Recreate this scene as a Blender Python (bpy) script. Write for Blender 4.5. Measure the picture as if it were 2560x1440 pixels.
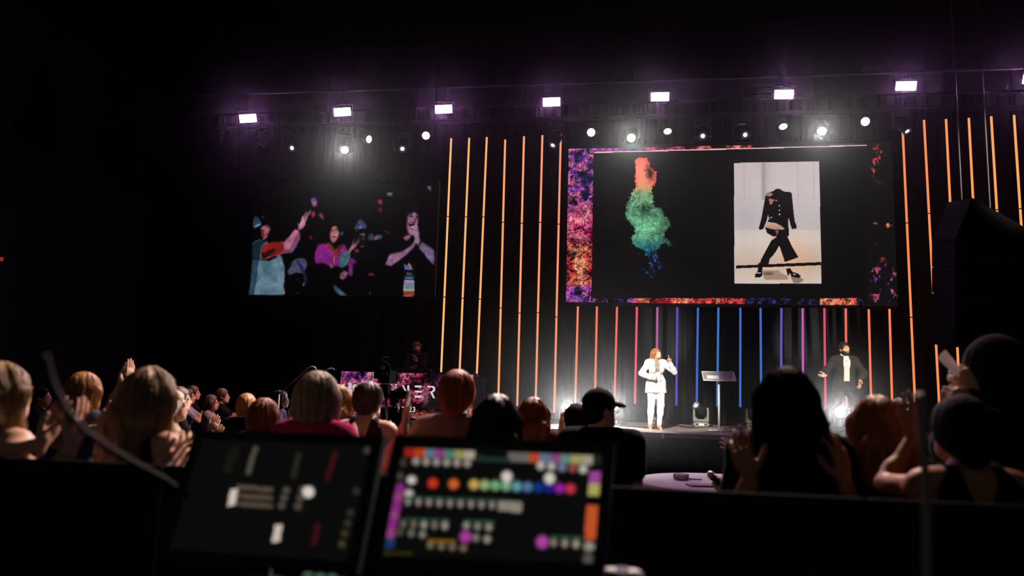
import bpy, math, random
import numpy as np
from mathutils import Vector, Matrix
from mathutils.bvhtree import BVHTree

for _o in list(bpy.data.objects):
    bpy.data.objects.remove(_o)
random.seed(7)
sc = bpy.context.scene
COL = sc.collection
R = math.radians

# ------------------------------------------------------------------ camera
FPX = 1850.0                       # focal length in pixels of the 2560-wide frame
CAM = np.array([0.0, 0.0, 1.62])
YAW, PITCH, ROLL = R(8.6), R(7.5), R(1.6)
fwd = np.array([-math.sin(YAW) * math.cos(PITCH), math.cos(YAW) * math.cos(PITCH), math.sin(PITCH)])
r0 = np.array([math.cos(YAW), math.sin(YAW), 0.0])
u0 = np.cross(r0, fwd)
cr = r0 * math.cos(ROLL) + u0 * math.sin(ROLL)
cu = u0 * math.cos(ROLL) - r0 * math.sin(ROLL)
cd = bpy.data.cameras.new('camera')
cam = bpy.data.objects.new('camera', cd)
COL.objects.link(cam)
cam.matrix_world = Matrix(((cr[0], cu[0], -fwd[0], CAM[0]), (cr[1], cu[1], -fwd[1], CAM[1]), (cr[2], cu[2], -fwd[2], CAM[2]), (0, 0, 0, 1)))
cd.sensor_width = 36.0
cd.lens = FPX / 2560 * 36.0
cd.clip_end = 200
cd.clip_start = 0.05
cd.dof.use_dof = True
cd.dof.focus_distance = 16.0
cd.dof.aperture_fstop = 1.35
sc.camera = cam


def ray(px, py):
    return fwd * FPX + cr * (px - 1280) - cu * (py - 720)


def atY(px, py, Y):
    d = ray(px, py)
    return CAM + d * ((Y - CAM[1]) / d[1])


def atX(px, py, X):
    d = ray(px, py)
    return CAM + d * ((X - CAM[0]) / d[0])


def atZ(px, py, z):
    d = ray(px, py)
    return CAM + d * ((z - CAM[2]) / d[2])


def atD(px, py, dep):
    return CAM + ray(px, py) * (dep / FPX)


def proj(P):
    q = np.asarray(P) - CAM
    w = q @ fwd
    return 1280 + FPX * (q @ cr) / w, 720 - FPX * (q @ cu) / w


# ------------------------------------------------------------------ world, exposure, lamps
world = bpy.data.worlds.new('world')
sc.world = world
world.use_nodes = True
bg = world.node_tree.nodes['Background']
bg.inputs[0].default_value = (0.95, 0.95, 1.0, 1)
bg.inputs[1].default_value = 0.035
sc.view_settings.view_transform = 'Standard'
sc.view_settings.look = 'None'
sc.view_settings.exposure = 0.0
sc.view_settings.gamma = 1.0
sc.view_settings.use_curve_mapping = False
cy = sc.cycles
cy.use_denoising = True
cy.max_bounces = 6
cy.diffuse_bounces = 2
cy.glossy_bounces = 3
cy.transmission_bounces = 6
cy.transparent_max_bounces = 8
cy.volume_bounces = 0
cy.caustics_reflective = False
cy.caustics_refractive = False
cy.sample_clamp_indirect = 3.0


def spot(name, loc, target, power, deg, col=(1, 1, 1), blend=0.4, radius=0.08):
    l = bpy.data.lights.new(name, 'SPOT')
    l.energy = power
    l.color = col
    l.spot_size = R(deg)
    l.spot_blend = blend
    l.shadow_soft_size = radius
    o = bpy.data.objects.new(name, l)
    COL.objects.link(o)
    o.location = Vector(loc)
    o.rotation_euler = (Vector(target) - Vector(loc)).to_track_quat('-Z', 'Y').to_euler()
    return o


STAGE_Z = 0.80
W_POS = atZ(1640, 1073, STAGE_Z)          # the speaker in white
M_POS = atY(2117, 1085, 15.6)
# front-of-house follow spots high above the audience, out of the frame
spot('follow_spot_lamp', (-2.0, 1.0, 8.6), W_POS + np.array([0, 0, 0.9]), 30000, 9.5, (1.0, 0.93, 0.82), 0.5, 0.12)
spot('follow_spot_lamp', (5.5, 1.0, 8.6), M_POS + np.array([0, 0, 0.9]), 22000, 9.5, (1.0, 0.86, 0.68), 0.5, 0.12)

# added rim lamps above the frame, no fixtures built, aimed back into the crowd
spot('added_rim_lamp', (1.0, 11.5, 9.0), (-2.7, 4.2, 1.4), 12500, 44, (1.0, 0.76, 0.64), 0.6, 0.15)
spot('added_rim_lamp', (1.5, 10.2, 9.2), (-5.9, 9.6, 1.5), 4200, 21, (1.0, 0.50, 0.36), 0.6, 0.15)
spot('added_rim_lamp', (1.8, 11.3, 9.2), (1.5, 3.0, 1.4), 2800, 19, (1.0, 0.64, 0.40), 0.6, 0.15)

# ------------------------------------------------------------------ helpers: materials


def lin(c):
    c = np.asarray(c, float)
    return np.where(c <= 0.04045, c / 12.92, ((c + 0.055) / 1.055) ** 2.4)


def hx(h):
    return lin([int(h[i:i + 2], 16) / 255 for i in (0, 2, 4)])


_mats = {}


def pbr(name, col, rough=0.6, metal=0.0, spec=0.3, nscale=0, namt=0.0, bscale=0, bstr=0.0, stretch=(1, 1, 1), sheen=0.0, trans=0.0, ior=1.45):
    if name in _mats:
        return _mats[name]
    m = bpy.data.materials.new(name)
    m.use_nodes = True
    nt = m.node_tree
    b = nt.nodes['Principled BSDF']
    b.inputs['Base Color'].default_value = (*col, 1)
    b.inputs['Roughness'].default_value = rough
    b.inputs['Metallic'].default_value = metal
    b.inputs['Specular IOR Level'].default_value = spec
    b.inputs['IOR'].default_value = ior
    if sheen:
        b.inputs['Sheen Weight'].default_value = sheen
    if trans:
        b.inputs['Transmission Weight'].default_value = trans
    tc = None
    if namt or bstr:
        tc = nt.nodes.new('ShaderNodeTexCoord')
        mp = nt.nodes.new('ShaderNodeMapping')
        mp.inputs['Scale'].default_value = stretch
        nt.links.new(tc.outputs['Object'], mp.inputs[0])
    if namt:
        n = nt.nodes.new('ShaderNodeTexNoise')
        n.inputs['Scale'].default_value = nscale
        n.inputs['Detail'].default_value = 4
        nt.links.new(mp.outputs[0], n.inputs['Vector'])
        r = nt.nodes.new('ShaderNodeMapRange')
        r.inputs['From Min'].default_value = 0.3
        r.inputs['From Max'].default_value = 0.7
        r.inputs['To Min'].default_value = 1 - namt
        r.inputs['To Max'].default_value = 1 + namt
        nt.links.new(n.outputs[0], r.inputs[0])
        mx = nt.nodes.new('ShaderNodeVectorMath')
        mx.operation = 'SCALE'
        mx.inputs[0].default_value = col
        nt.links.new(r.outputs[0], mx.inputs['Scale'])
        nt.links.new(mx.outputs[0], b.inputs['Base Color'])
    if bstr:
        n2 = nt.nodes.new('ShaderNodeTexNoise')
        n2.inputs['Scale'].default_value = bscale
        n2.inputs['Detail'].default_value = 3
        nt.links.new(mp.outputs[0], n2.inputs['Vector'])
        bp = nt.nodes.new('ShaderNodeBump')
        bp.inputs['Strength'].default_value = bstr
        bp.inputs['Distance'].default_value = 0.01
        nt.links.new(n2.outputs[0], bp.inputs['Height'])
        nt.links.new(bp.outputs[0], b.inputs['Normal'])
    _mats[name] = m
    return m


def emit(name, col, strength=1.0):
    if name in _mats:
        return _mats[name]
    m = bpy.data.materials.new(name)
    m.use_nodes = True
    nt = m.node_tree
    nt.nodes.clear()
    e = nt.nodes.new('ShaderNodeEmission')
    e.inputs[0].default_value = (*col, 1)
    e.inputs[1].default_value = strength
    o = nt.nodes.new('ShaderNodeOutputMaterial')
    nt.links.new(e.outputs[0], o.inputs[0])
    _mats[name] = m
    return m


def screen_mat(name, strength=1.0):
    m = bpy.data.materials.new(name)
    m.use_nodes = True
    nt = m.node_tree
    nt.nodes.clear()
    a = nt.nodes.new('ShaderNodeAttribute')
    a.attribute_name = 'pixel'
    e = nt.nodes.new('ShaderNodeEmission')
    e.inputs[1].default_value = strength
    g = nt.nodes.new('ShaderNodeBsdfPrincipled')
    g.inputs['Base Color'].default_value = (0.006, 0.006, 0.006, 1)
    g.inputs['Specular IOR Level'].default_value = 0.03
    g.inputs['Roughness'].default_value = 0.5
    ad = nt.nodes.new('ShaderNodeAddShader')
    o = nt.nodes.new('ShaderNodeOutputMaterial')
    nt.links.new(a.outputs['Color'], e.inputs[0])
    nt.links.new(e.outputs[0], ad.inputs[0])
    nt.links.new(g.outputs[0], ad.inputs[1])
    nt.links.new(ad.outputs[0], o.inputs[0])
    return m


# ------------------------------------------------------------------ helpers: objects
ORG = {}


def tag(o, label=None, cat=None, group=None, kind=None):
    if label:
        o['label'] = label
    if cat:
        o['category'] = cat
    if group:
        o['group'] = group
    if kind:
        o['kind'] = kind
    return o


def thing(name, label, cat, loc, group=None):
    o = bpy.data.objects.new(name, None)
    COL.objects.link(o)
    o.location = Vector([float(x) for x in loc])
    o.empty_display_size = 0.1
    ORG[o] = np.asarray(loc, float)
    return tag(o, label, cat, group)


def frame(z, xh=(1, 0, 0)):
    z = np.asarray(z, float)
    z = z / np.linalg.norm(z)
    x = np.asarray(xh, float)
    x = x - z * (x @ z)
    if np.linalg.norm(x) < 1e-4:
        x = np.array([0, 1.0, 0]) - z * z[1]
    x = x / np.linalg.norm(x)
    return np.stack([x, np.cross(z, x), z], 1)


class MB:
    """collects simple solids given in world coordinates and links them as one mesh object"""

    def __init__(s):
        s.v, s.f = [], []

    def add(s, vs, fs):
        k = len(s.v)
        s.v += [tuple(float(c) for c in p) for p in vs]
        s.f += [tuple(i + k for i in f) for f in fs]
        return s

    def box(s, c, size, rot=None, taper=1.0):
        c = np.asarray(c, float)
        h = np.asarray(size, float) / 2
        vs = []
        for z in (-1, 1):
            t = taper if z > 0 else 1.0
            for x, y in ((-1, -1), (1, -1), (1, 1), (-1, 1)):
                p = np.array([x * h[0] * t, y * h[1] * t, z * h[2]])
                vs.append(c + (rot @ p if rot is not None else p))
        return s.add(vs, [(3, 2, 1, 0), (4, 5, 6, 7), (0, 1, 5, 4), (1, 2, 6, 5), (2, 3, 7, 6), (3, 0, 4, 7)])

    def bbox(s, c, size, bev, rot=None):
        """box with chamfered vertical (local z) edges and rims"""
        c = np.asarray(c, float)
        hx_, hy, hz = np.asarray(size, float) / 2
        b = bev
        rings = []
        for z, ins in ((-hz, b), (-hz + b, 0), (hz - b, 0), (hz, b)):
            X, Y = hx_ - ins, hy - ins
            rings.append([(X - b, -Y, z), (X, -Y + b, z), (X, Y - b, z), (X - b, Y, z), (-X + b, Y, z), (-X, Y - b, z), (-X, -Y + b, z), (-X + b, -Y, z)])
        vs = []
        for rg in rings:
            for p in rg:
                p = np.array(p)
                vs.append(c + (rot @ p if rot is not None else p))
        fs = [tuple(range(7, -1, -1)), tuple(range(24, 32))]
        for k in range(3):
            for i in range(8):
                j = (i + 1) % 8
                fs.append((k * 8 + i, k * 8 + j, k * 8 + 8 + j, k * 8 + 8 + i))
        return s.add(vs, fs)

    def cyl(s, a, b, ra, rb=None, n=12):
        return s.tube([a, b], [ra, ra if rb is None else rb], n)

    def tube(s, pts, r, n=8, cap=True):
        pts = [np.asarray(p, float) for p in pts]
        m = len(pts)
        rr = r if hasattr(r, '__len__') else [r] * m
        vs, fs = [], []
        up = None
        for i, p in enumerate(pts):
            t = pts[min(i + 1, m - 1)] - pts[max(i - 1, 0)]
            t = t / (np.linalg.norm(t) + 1e-12)
            if up is None:
                up = np.array([0, 0, 1.0]) if abs(t[2]) < 0.9 else np.array([1.0, 0, 0])
            x = up - t * (up @ t)
            x /= np.linalg.norm(x) + 1e-12
            up = x
            y = np.cross(t, x)
            for k in range(n):
                a = 2 * math.pi * k / n
                vs.append(p + rr[i] * (math.cos(a) * x + math.sin(a) * y))
        for i in range(m - 1):
            for k in range(n):
                l = (k + 1) % n
                fs.append((i * n + k, i * n + l, (i + 1) * n + l, (i + 1) * n + k))
        if cap:
            fs.append(tuple(range(n - 1, -1, -1)))
            fs.append(tuple((m - 1) * n + k for k in range(n)))
        return s.add(vs, fs)

    def lathe(s, c, axis, prof, n=16, xh=(1, 0, 0)):
        """profile [(r, h)...] turned about axis from c"""
        M = frame(axis, xh)
        c = np.asarray(c, float)
        vs, fs = [], []
        for r, h in prof:
            for k in range(n):
                a = 2 * math.pi * k / n
                vs.append(c + M @ np.array([r * math.cos(a), r * math.sin(a), h]))
        m = len(prof)
        for i in range(m - 1):
            for k in range(n):
                l = (k + 1) % n
                fs.append((i * n + k, i * n + l, (i + 1) * n + l, (i + 1) * n + k))
        fs.append(tuple(range(n - 1, -1, -1)))
        fs.append(tuple((m - 1) * n + k for k in range(n)))
        return s.add(vs, fs)

    def ell(s, c, r, rot=None, n=12, m=8):
        r = np.asarray(r, float) * np.ones(3)
        c = np.asarray(c, float)
        vs, fs = [], []
        for i in range(m + 1):
            th = math.pi * i / m
            for k in range(n):
                a = 2 * math.pi * k / n
                p = r * np.array([math.sin(th) * math.cos(a), math.sin(th) * math.sin(a), -math.cos(th)])
                vs.append(c + (rot @ p if rot is not None else p))
        for i in range(m):
            for k in range(n):
                l = (k + 1) % n
                fs.append((i * n + k, i * n + l, (i + 1) * n + l, (i + 1) * n + k))
        return s.add(vs, fs)

    def prism(s, poly, o, ex, ey, ez):
        """polygon (list of 2-D points) in the plane o + x ex + y ey, extruded by ez"""
        o, ex, ey, ez = (np.asarray(q, float) for q in (o, ex, ey, ez))
        n = len(poly)
        vs = [o + ex * x + ey * y for x, y in poly] + [o + ex * x + ey * y + ez for x, y in poly]
        fs = [tuple(range(n - 1, -1, -1)), tuple(range(n, 2 * n))]
        for i in range(n):
            j = (i + 1) % n
            fs.append((i, j, n + j, n + i))
        return s.add(vs, fs)

    def build(s, name, mat, parent=None, smooth=False):
        me = bpy.data.meshes.new(name)
        v = np.array(s.v, float)
        if parent is not None:
            v = v - ORG[parent]
        me.from_pydata(v.tolist(), [], s.f)
        if smooth:
            me.polygons.foreach_set('use_smooth', [True] * len(me.polygons))
        me.materials.append(mat)
        me.update()
        o = bpy.data.objects.new(name, me)
        COL.objects.link(o)
        if parent is not None:
            o.parent = parent
            ORG[o] = ORG[parent]
        else:
            ORG[o] = np.zeros(3)
        return o


def struct(name, mb, mat):
    o = mb.build(name, mat)
    o['kind'] = 'structure'
    return o


def text_mesh(name, body, mat, o3, ex, ey, height, parent, extrude=0.002, bold=0.0):
    """lettering as flat mesh: lower left corner o3, running along ex, up along ey"""
    cu_ = bpy.data.curves.new('t', 'FONT')
    cu_.body = body
    cu_.extrude = 0.0
    cu_.offset = bold
    ob = bpy.data.objects.new('t', cu_)
    COL.objects.link(ob)
    bpy.context.view_layer.update()
    dg = bpy.context.evaluated_depsgraph_get()
    me = bpy.data.meshes.new_from_object(ob.evaluated_get(dg))
    bpy.data.objects.remove(ob)
    n = len(me.vertices)
    co = np.zeros(n * 3)
    me.vertices.foreach_get('co', co)
    co = co.reshape(-1, 3)
    fs = [tuple(p.vertices) for p in me.polygons]
    bpy.data.meshes.remove(me)
    hgt = 0.69
    ex, ey, o3 = (np.asarray(q, float) for q in (ex, ey, o3))
    x0 = co[:, 0].min()
    v = o3 + np.outer((co[:, 0] - x0) * height / hgt, ex) + np.outer(co[:, 1] * height / hgt, ey)
    mb = MB()
    mb.add(v, fs)
    return mb.build(name, mat, parent)


# ------------------------------------------------------------------ helpers: painted screens


def vnoise(x, y, seed):
    xi = np.floor(x).astype(np.int64)
    yi = np.floor(y).astype(np.int64)
    fx, fy = x - xi, y - yi
    fx = fx * fx * (3 - 2 * fx)
    fy = fy * fy * (3 - 2 * fy)

    def h(a, b):
        n = (a * 374761393 + b * 668265263 + seed * 982451653) & 0xffffffff
        n = ((n ^ (n >> 13)) * 1274126177) & 0xffffffff
        return ((n ^ (n >> 16)) & 0xffff) / 65535.0

    return (h(xi, yi) * (1 - fx) + h(xi + 1, yi) * fx) * (1 - fy) + (h(xi, yi + 1) * (1 - fx) + h(xi + 1, yi + 1) * fx) * fy


def fbm(x, y, seed, octv=5):
    a, s, t = 0.5, 0.0, 0.0
    for k in range(octv):
        s = s + a * vnoise(x, y, seed + k)
        t += a
        x, y, a = x * 2.03 + 7, y * 2.03 + 3, a * 0.55
    return s / t


def pal(t, stops):
    xs = [q[0] for q in stops]
    return np.stack([np.interp(t, xs, [q[1][i] for q in stops]) for i in range(3)], -1)


class Ras:
    """picture on a flat panel; shapes are drawn in the photograph's pixel frame"""

    def __init__(s, PX, PY, base=(0.0, 0.0, 0.0)):
        s.PX, s.PY = PX, PY
        s.im = np.zeros(PX.shape + (3,)) + np.asarray(base)

    def mask(s, pts, warp=0, seed=0, wl=9.0):
        X, Y = s.PX, s.PY
        if warp:
            X = X + (fbm(s.PX / wl, s.PY / wl, seed) - 0.5) * 2 * warp
            Y = Y + (fbm(s.PX / wl, s.PY / wl, seed + 50) - 0.5) * 2 * warp
        inside = np.zeros(X.shape, bool)
        n = len(pts)
        for i in range(n):
            x1, y1 = pts[i]
            x2, y2 = pts[(i + 1) % n]
            if y1 == y2:
                continue
            c = (Y >= min(y1, y2)) & (Y < max(y1, y2))
            inside ^= c & (X < x1 + (Y - y1) * (x2 - x1) / (y2 - y1))
        return inside

    def poly(s, pts, col, a=1.0, warp=0, seed=0, tex=0.0, col2=None, wl=9.0):
        m = s.mask(pts, warp, seed, wl).astype(float) * a
        c = np.asarray(col, float) * np.ones(s.im.shape)
        if col2 is not None:
            ys = [p[1] for p in pts]
            t = np.clip((s.PY - min(ys)) / (max(ys) - min(ys)), 0, 1)[..., None]
            c = c * (1 - t) + np.asarray(col2) * t
        if tex:
            c = c * (1 - tex + 2 * tex * fbm(s.PX / 5, s.PY / 5, seed + 9))[..., None]
        s.im = s.im * (1 - m[..., None]) + c * m[..., None]
        return s

    def ell(s, c, rx, ry, col, a=1.0, ang=0, soft=0.25):
        ca, sa = math.cos(R(ang)), math.sin(R(ang))
        dx, dy = s.PX - c[0], s.PY - c[1]
        q = np.sqrt(((dx * ca + dy * sa) / rx) ** 2 + ((-dx * sa + dy * ca) / ry) ** 2)
        m = np.clip((1 - q) / soft + 0.5, 0, 1)[..., None] * a
        s.im = s.im * (1 - m) + np.asarray(col, float) * m
        return s

    def line(s, pts, w, col, a=1.0):
        for (x1, y1), (x2, y2) in zip(pts[:-1], pts[1:]):
            L = max(math.hypot(x2 - x1, y2 - y1), 1e-3)
            nx, ny = -(y2 - y1) / L * w / 2, (x2 - x1) / L * w / 2
            s.poly([(x1 + nx, y1 + ny), (x2 + nx, y2 + ny), (x2 - nx, y2 - ny), (x1 - nx, y1 - ny)], col, a)
        return s

    def put(s, m, col):
        m = np.asarray(m, float)
        if m.ndim == 2:
            m = m[..., None]
        s.im = s.im * (1 - m) + col * m
        return s


def panel_grid(o, ex, ey, w, h, nx, ny):
    """vertex grid of a flat panel with lower-left corner o; returns points and their pixel frame positions"""
    U, V = np.meshgrid(np.linspace(0, w, nx), np.linspace(0, h, ny))
    P = o + U[..., None] * ex + V[..., None] * ey
    q = P - CAM
    wd = q @ fwd
    return P, 1280 + FPX * (q @ cr) / wd, 720 - FPX * (q @ cu) / wd


def panel_mesh(name, P, im, mat, parent):
    ny, nx = P.shape[:2]
    me = bpy.data.meshes.new(name)
    v = (P - ORG[parent]).reshape(-1, 3)
    i = np.arange(ny * nx).reshape(ny, nx)
    q = np.stack([i[:-1, :-1], i[:-1, 1:], i[1:, 1:], i[1:, :-1]], -1).reshape(-1, 4)
    mesh_np(me, v, q)
    at = me.color_attributes.new('pixel', 'FLOAT_COLOR', 'POINT')
    c = np.ones((ny * nx, 4), np.float32)
    c[:, :3] = lin(np.clip(im, 0, 4)).reshape(-1, 3)
    at.data.foreach_set('color', c.ravel())
    me.materials.append(mat)
    o = bpy.data.objects.new(name, me)
    COL.objects.link(o)
    o.parent = parent
    ORG[o] = ORG[parent]
    return o


def mesh_np(me, v, q):
    """fast mesh from numpy vertices and quads (n,4) or triangles"""
    k = q.shape[1]
    me.vertices.add(len(v))
    me.vertices.foreach_set('co', np.ascontiguousarray(v, np.float32).ravel())
    me.loops.add(len(q) * k)
    me.loops.foreach_set('vertex_index', np.ascontiguousarray(q, np.int32).ravel())
    me.polygons.add(len(q))
    me.polygons.foreach_set('loop_start', np.arange(0, len(q) * k, k, dtype=np.int32))
    me.polygons.foreach_set('loop_total', np.full(len(q), k, np.int32))
    me.update(calc_edges=True)
# ------------------------------------------------------------------ people: bodies as one smooth surface


class Field:
    """smooth union of tapered limbs and ellipsoids, turned into one closed surface"""

    def __init__(s):
        s.pr = []
        s.cuts = []

    def cone(s, a, b, ra, rb, k=0.03, op='u', sq=None):
        a, b = np.asarray(a, float), np.asarray(b, float)
        m = max(ra, rb)
        lo, hi = np.minimum(a, b) - m, np.maximum(a, b) + m

        def f(P):
            if sq is not None:
                n, fac = sq
                P = P + np.einsum('...i,i->...', P - a, n)[..., None] * n * (1 / fac - 1)
                bb = b + n * ((b - a) @ n) * (1 / fac - 1)
            else:
                bb = b
            ba = bb - a
            t = np.clip(((P - a) @ ba) / (ba @ ba + 1e-12), 0, 1)
            d = np.linalg.norm(P - a - t[..., None] * ba, axis=-1) - (ra + (rb - ra) * t)
            return d * 0.8 if sq is not None else d
        s.pr.append((lo, hi, f, op, k))
        return s

    def ell(s, c, r, M=None, k=0.03, op='u'):
        c, r = np.asarray(c, float), np.asarray(r, float)
        m = r.max()

        def f(P):
            Q = P - c
            if M is not None:
                Q = Q @ M
            q = Q / r
            l = np.linalg.norm(q, axis=-1)
            g = np.linalg.norm(q / r, axis=-1)
            return l * (l - 1) / (g + 1e-9)
        s.pr.append((c - m, c + m, f, op, k))
        return s

    def cut(s, p, n):
        """removes what lies on the n side of point p"""
        s.cuts.append((np.asarray(p, float), np.asarray(n, float) / np.linalg.norm(n)))
        return s

    def mesh(s, vox):
        ups = [p for p in s.pr if p[3] == 'u']
        lo = np.min([p[0] for p in ups], 0) - 3 * vox
        hi = np.max([p[1] for p in ups], 0) + 3 * vox
        n = np.ceil((hi - lo) / vox).astype(int) + 1
        ax = [lo[i] + vox * np.arange(n[i]) for i in range(3)]
        f = np.full(n, 0.12, np.float32)
        for plo, phi, fn, op, k in s.pr:
            e = k + 2.5 * vox
            i0 = np.maximum(np.floor((plo - e - lo) / vox).astype(int), 0)
            i1 = np.minimum(np.ceil((phi + e - lo) / vox).astype(int) + 1, n)
            if (i1 <= i0).any():
                continue
            P = np.stack(np.meshgrid(*[ax[q][i0[q]:i1[q]] for q in range(3)], indexing='ij'), -1)
            d = fn(P)
            sl = tuple(slice(i0[q], i1[q]) for q in range(3))
            g = f[sl]
            if op == 'u':
                h = np.clip(0.5 + 0.5 * (g - d) / k, 0, 1)
                f[sl] = g + (d - g) * h - k * h * (1 - h)
            else:
                d = -d
                h = np.clip(0.5 - 0.5 * (g - d) / k, 0, 1)
                f[sl] = g + (d - g) * h + k * h * (1 - h)
        if s.cuts:
            P = np.stack(np.meshgrid(*ax, indexing='ij'), -1)
            for p, nn in s.cuts:
                f = np.maximum(f, ((P - p) @ nn).astype(np.float32))
        f[0], f[-1], f[:, 0], f[:, -1], f[:, :, 0], f[:, :, -1] = 1, 1, 1, 1, 1, 1
        return nets(f, lo, vox)


def nets(f, lo, vox):
    ins = f < 0
    c = np.zeros(tuple(np.array(f.shape) - 1), np.int8)
    for dx in (0, 1):
        for dy in (0, 1):
            for dz in (0, 1):
                c += ins[dx:f.shape[0] - 1 + dx, dy:f.shape[1] - 1 + dy, dz:f.shape[2] - 1 + dz]
    act = (c > 0) & (c < 8)
    idx = np.full(act.shape, -1, np.int64)
    ijk = np.argwhere(act)
    idx[act] = np.arange(len(ijk))
    acc = np.zeros((len(ijk), 3))
    cnt = np.zeros(len(ijk))
    corners = [(a, b, d) for a in (0, 1) for b in (0, 1) for d in (0, 1)]
    for A in corners:
        for axn in range(3):
            if A[axn]:
                continue
            B = list(A)
            B[axn] = 1
            fa = f[ijk[:, 0] + A[0], ijk[:, 1] + A[1], ijk[:, 2] + A[2]]
            fb = f[ijk[:, 0] + B[0], ijk[:, 1] + B[1], ijk[:, 2] + B[2]]
            m = (fa < 0) != (fb < 0)
            t = np.where(m, fa / np.where(m, fa - fb, 1), 0)
            p = np.tile(np.array(A, float), (len(ijk), 1))
            p[:, axn] = t
            acc += p * m[:, None]
            cnt += m
    v = lo + (ijk + acc / cnt[:, None]) * vox
    qs = []
    for axn in range(3):
        o1, o2 = [(1, 2), (2, 0), (0, 1)][axn]
        sh = [slice(None)] * 3
        sh2 = [slice(None)] * 3
        sh[axn] = slice(0, -1)
        sh2[axn] = slice(1, None)
        a, b = ins[tuple(sh)], ins[tuple(sh2)]
        e = np.argwhere(a != b)
        e = e[(e[:, o1] > 0) & (e[:, o2] > 0) & (e[:, o1] < f.shape[o1] - 1) & (e[:, o2] < f.shape[o2] - 1)]
        fl = a[e[:, 0], e[:, 1], e[:, 2]]
        cs = []
        for d1, d2 in ((1, 1), (0, 1), (0, 0), (1, 0)):
            q = e.copy()
            q[:, o1] -= d1
            q[:, o2] -= d2
            cs.append(idx[q[:, 0], q[:, 1], q[:, 2]])
        q = np.stack(cs, 1)
        q[~fl] = q[~fl][:, ::-1]
        qs.append(q[(q >= 0).all(1)])
    return v, np.concatenate(qs)


def nrm(v):
    v = np.asarray(v, float)
    return v / (np.linalg.norm(v) + 1e-12)


# hands: wrist at the origin, fingers along +z, palm faces -y, thumb on +x (a right hand)
FING = [(0.030, 0.088, 0.036, 0.024, 0.020, 0.0088), (0.010, 0.093, 0.041, 0.027, 0.021, 0.0092), (-0.011, 0.090, 0.038, 0.025, 0.020, 0.0088), (-0.031, 0.082, 0.029, 0.019, 0.018, 0.0078)]
_hands = {}


def hand_mesh(kind, vox=0.0052):
    if kind in _hands:
        return _hands[kind]
    curl = {'flat': [4, 5, 6, 9], 'open': [14, 9, 12, 20], 'relax': [24, 28, 32, 36], 'fist': [78, 82, 84, 86], 'point': [6, 78, 84, 86], 'grip': [58, 62, 66, 70], 'spread': [2, 2, 4, 6]}[kind]
    spread = {'spread': [14, 4, -6, -17], 'open': [8, 2, -4, -10]}.get(kind, [3, 1, -1, -4])
    F = Field()
    F.cone((0, 0, -0.03), (0, 0, 0.01), 0.026, 0.025, 0.01, sq=(np.array([0, 1.0, 0]), 0.78))
    F.ell((0, 0, 0.05), (0.040, 0.0145, 0.052), k=0.012)
    F.ell((0.022, -0.006, 0.032), (0.018, 0.016, 0.030), k=0.012)
    for (x, z, l1, l2, l3, r), cdeg, sp in zip(FING, curl, spread):
        p = np.array([x, 0, z])
        F.cone((x * 0.55, 0, 0.035), p, 0.0105, r * 1.12, 0.008)
        a = 0.0
        for ln, w, rr in ((l1, 1.0, 1.0), (l2, 1.15, 0.92), (l3, 0.7, 0.84)):
            a += R(cdeg) * w
            d = np.array([math.sin(R(sp)) * math.cos(a), -math.sin(a), math.cos(R(sp)) * math.cos(a)])
            q = p + d * ln
            F.cone(p, q, r * rr * 1.04, r * rr * 0.93, 0.003)
            p = q
    if kind in ('fist', 'grip', 'point'):
        th = [(0.024, -0.008, 0.028), (0.040, -0.026, 0.058), (0.024, -0.046, 0.078), (0.004, -0.052, 0.082)]
    elif kind == 'flat':
        th = [(0.024, -0.006, 0.024), (0.046, -0.014, 0.055), (0.052, -0.018, 0.083), (0.052, -0.020, 0.104)]
    else:
        th = [(0.024, -0.006, 0.022), (0.053, -0.016, 0.048), (0.072, -0.022, 0.074), (0.082, -0.026, 0.096)]
    for i, (r1, r2) in enumerate(((0.0145, 0.0115), (0.0115, 0.0098), (0.0098, 0.0082))):
        F.cone(th[i], th[i + 1], r1, r2, 0.006)
    _hands[kind] = F.mesh(vox)
    return _hands[kind]


def put_hand(kind, wrist, fdir, palm, left):
    v, q = hand_mesh(kind)
    v = v.copy()
    z = nrm(fdir)
    y = -nrm(palm)
    y = nrm(y - z * (y @ z))
    x = np.cross(y, z)
    if left:
        v[:, 0] *= -1
        q = q[:, ::-1]
    return np.asarray(wrist) + v @ np.stack([x, y, z]), q


def ik(S, W, pole, a=0.285, b=0.255):
    S, W = np.asarray(S, float), np.asarray(W, float)
    d = W - S
    L = np.linalg.norm(d)
    if L > (a + b) * 0.985:
        W = S + d / L * (a + b) * 0.985
        d = W - S
        L = np.linalg.norm(d)
    L = max(L, 0.12)
    x = (a * a - b * b + L * L) / (2 * L)
    h = math.sqrt(max(a * a - x * x, 1e-6))
    u = d / np.linalg.norm(d)
    p = np.asarray(pole, float)
    p = nrm(p - u * (p @ u))
    return S + u * x + p * h, W


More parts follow.
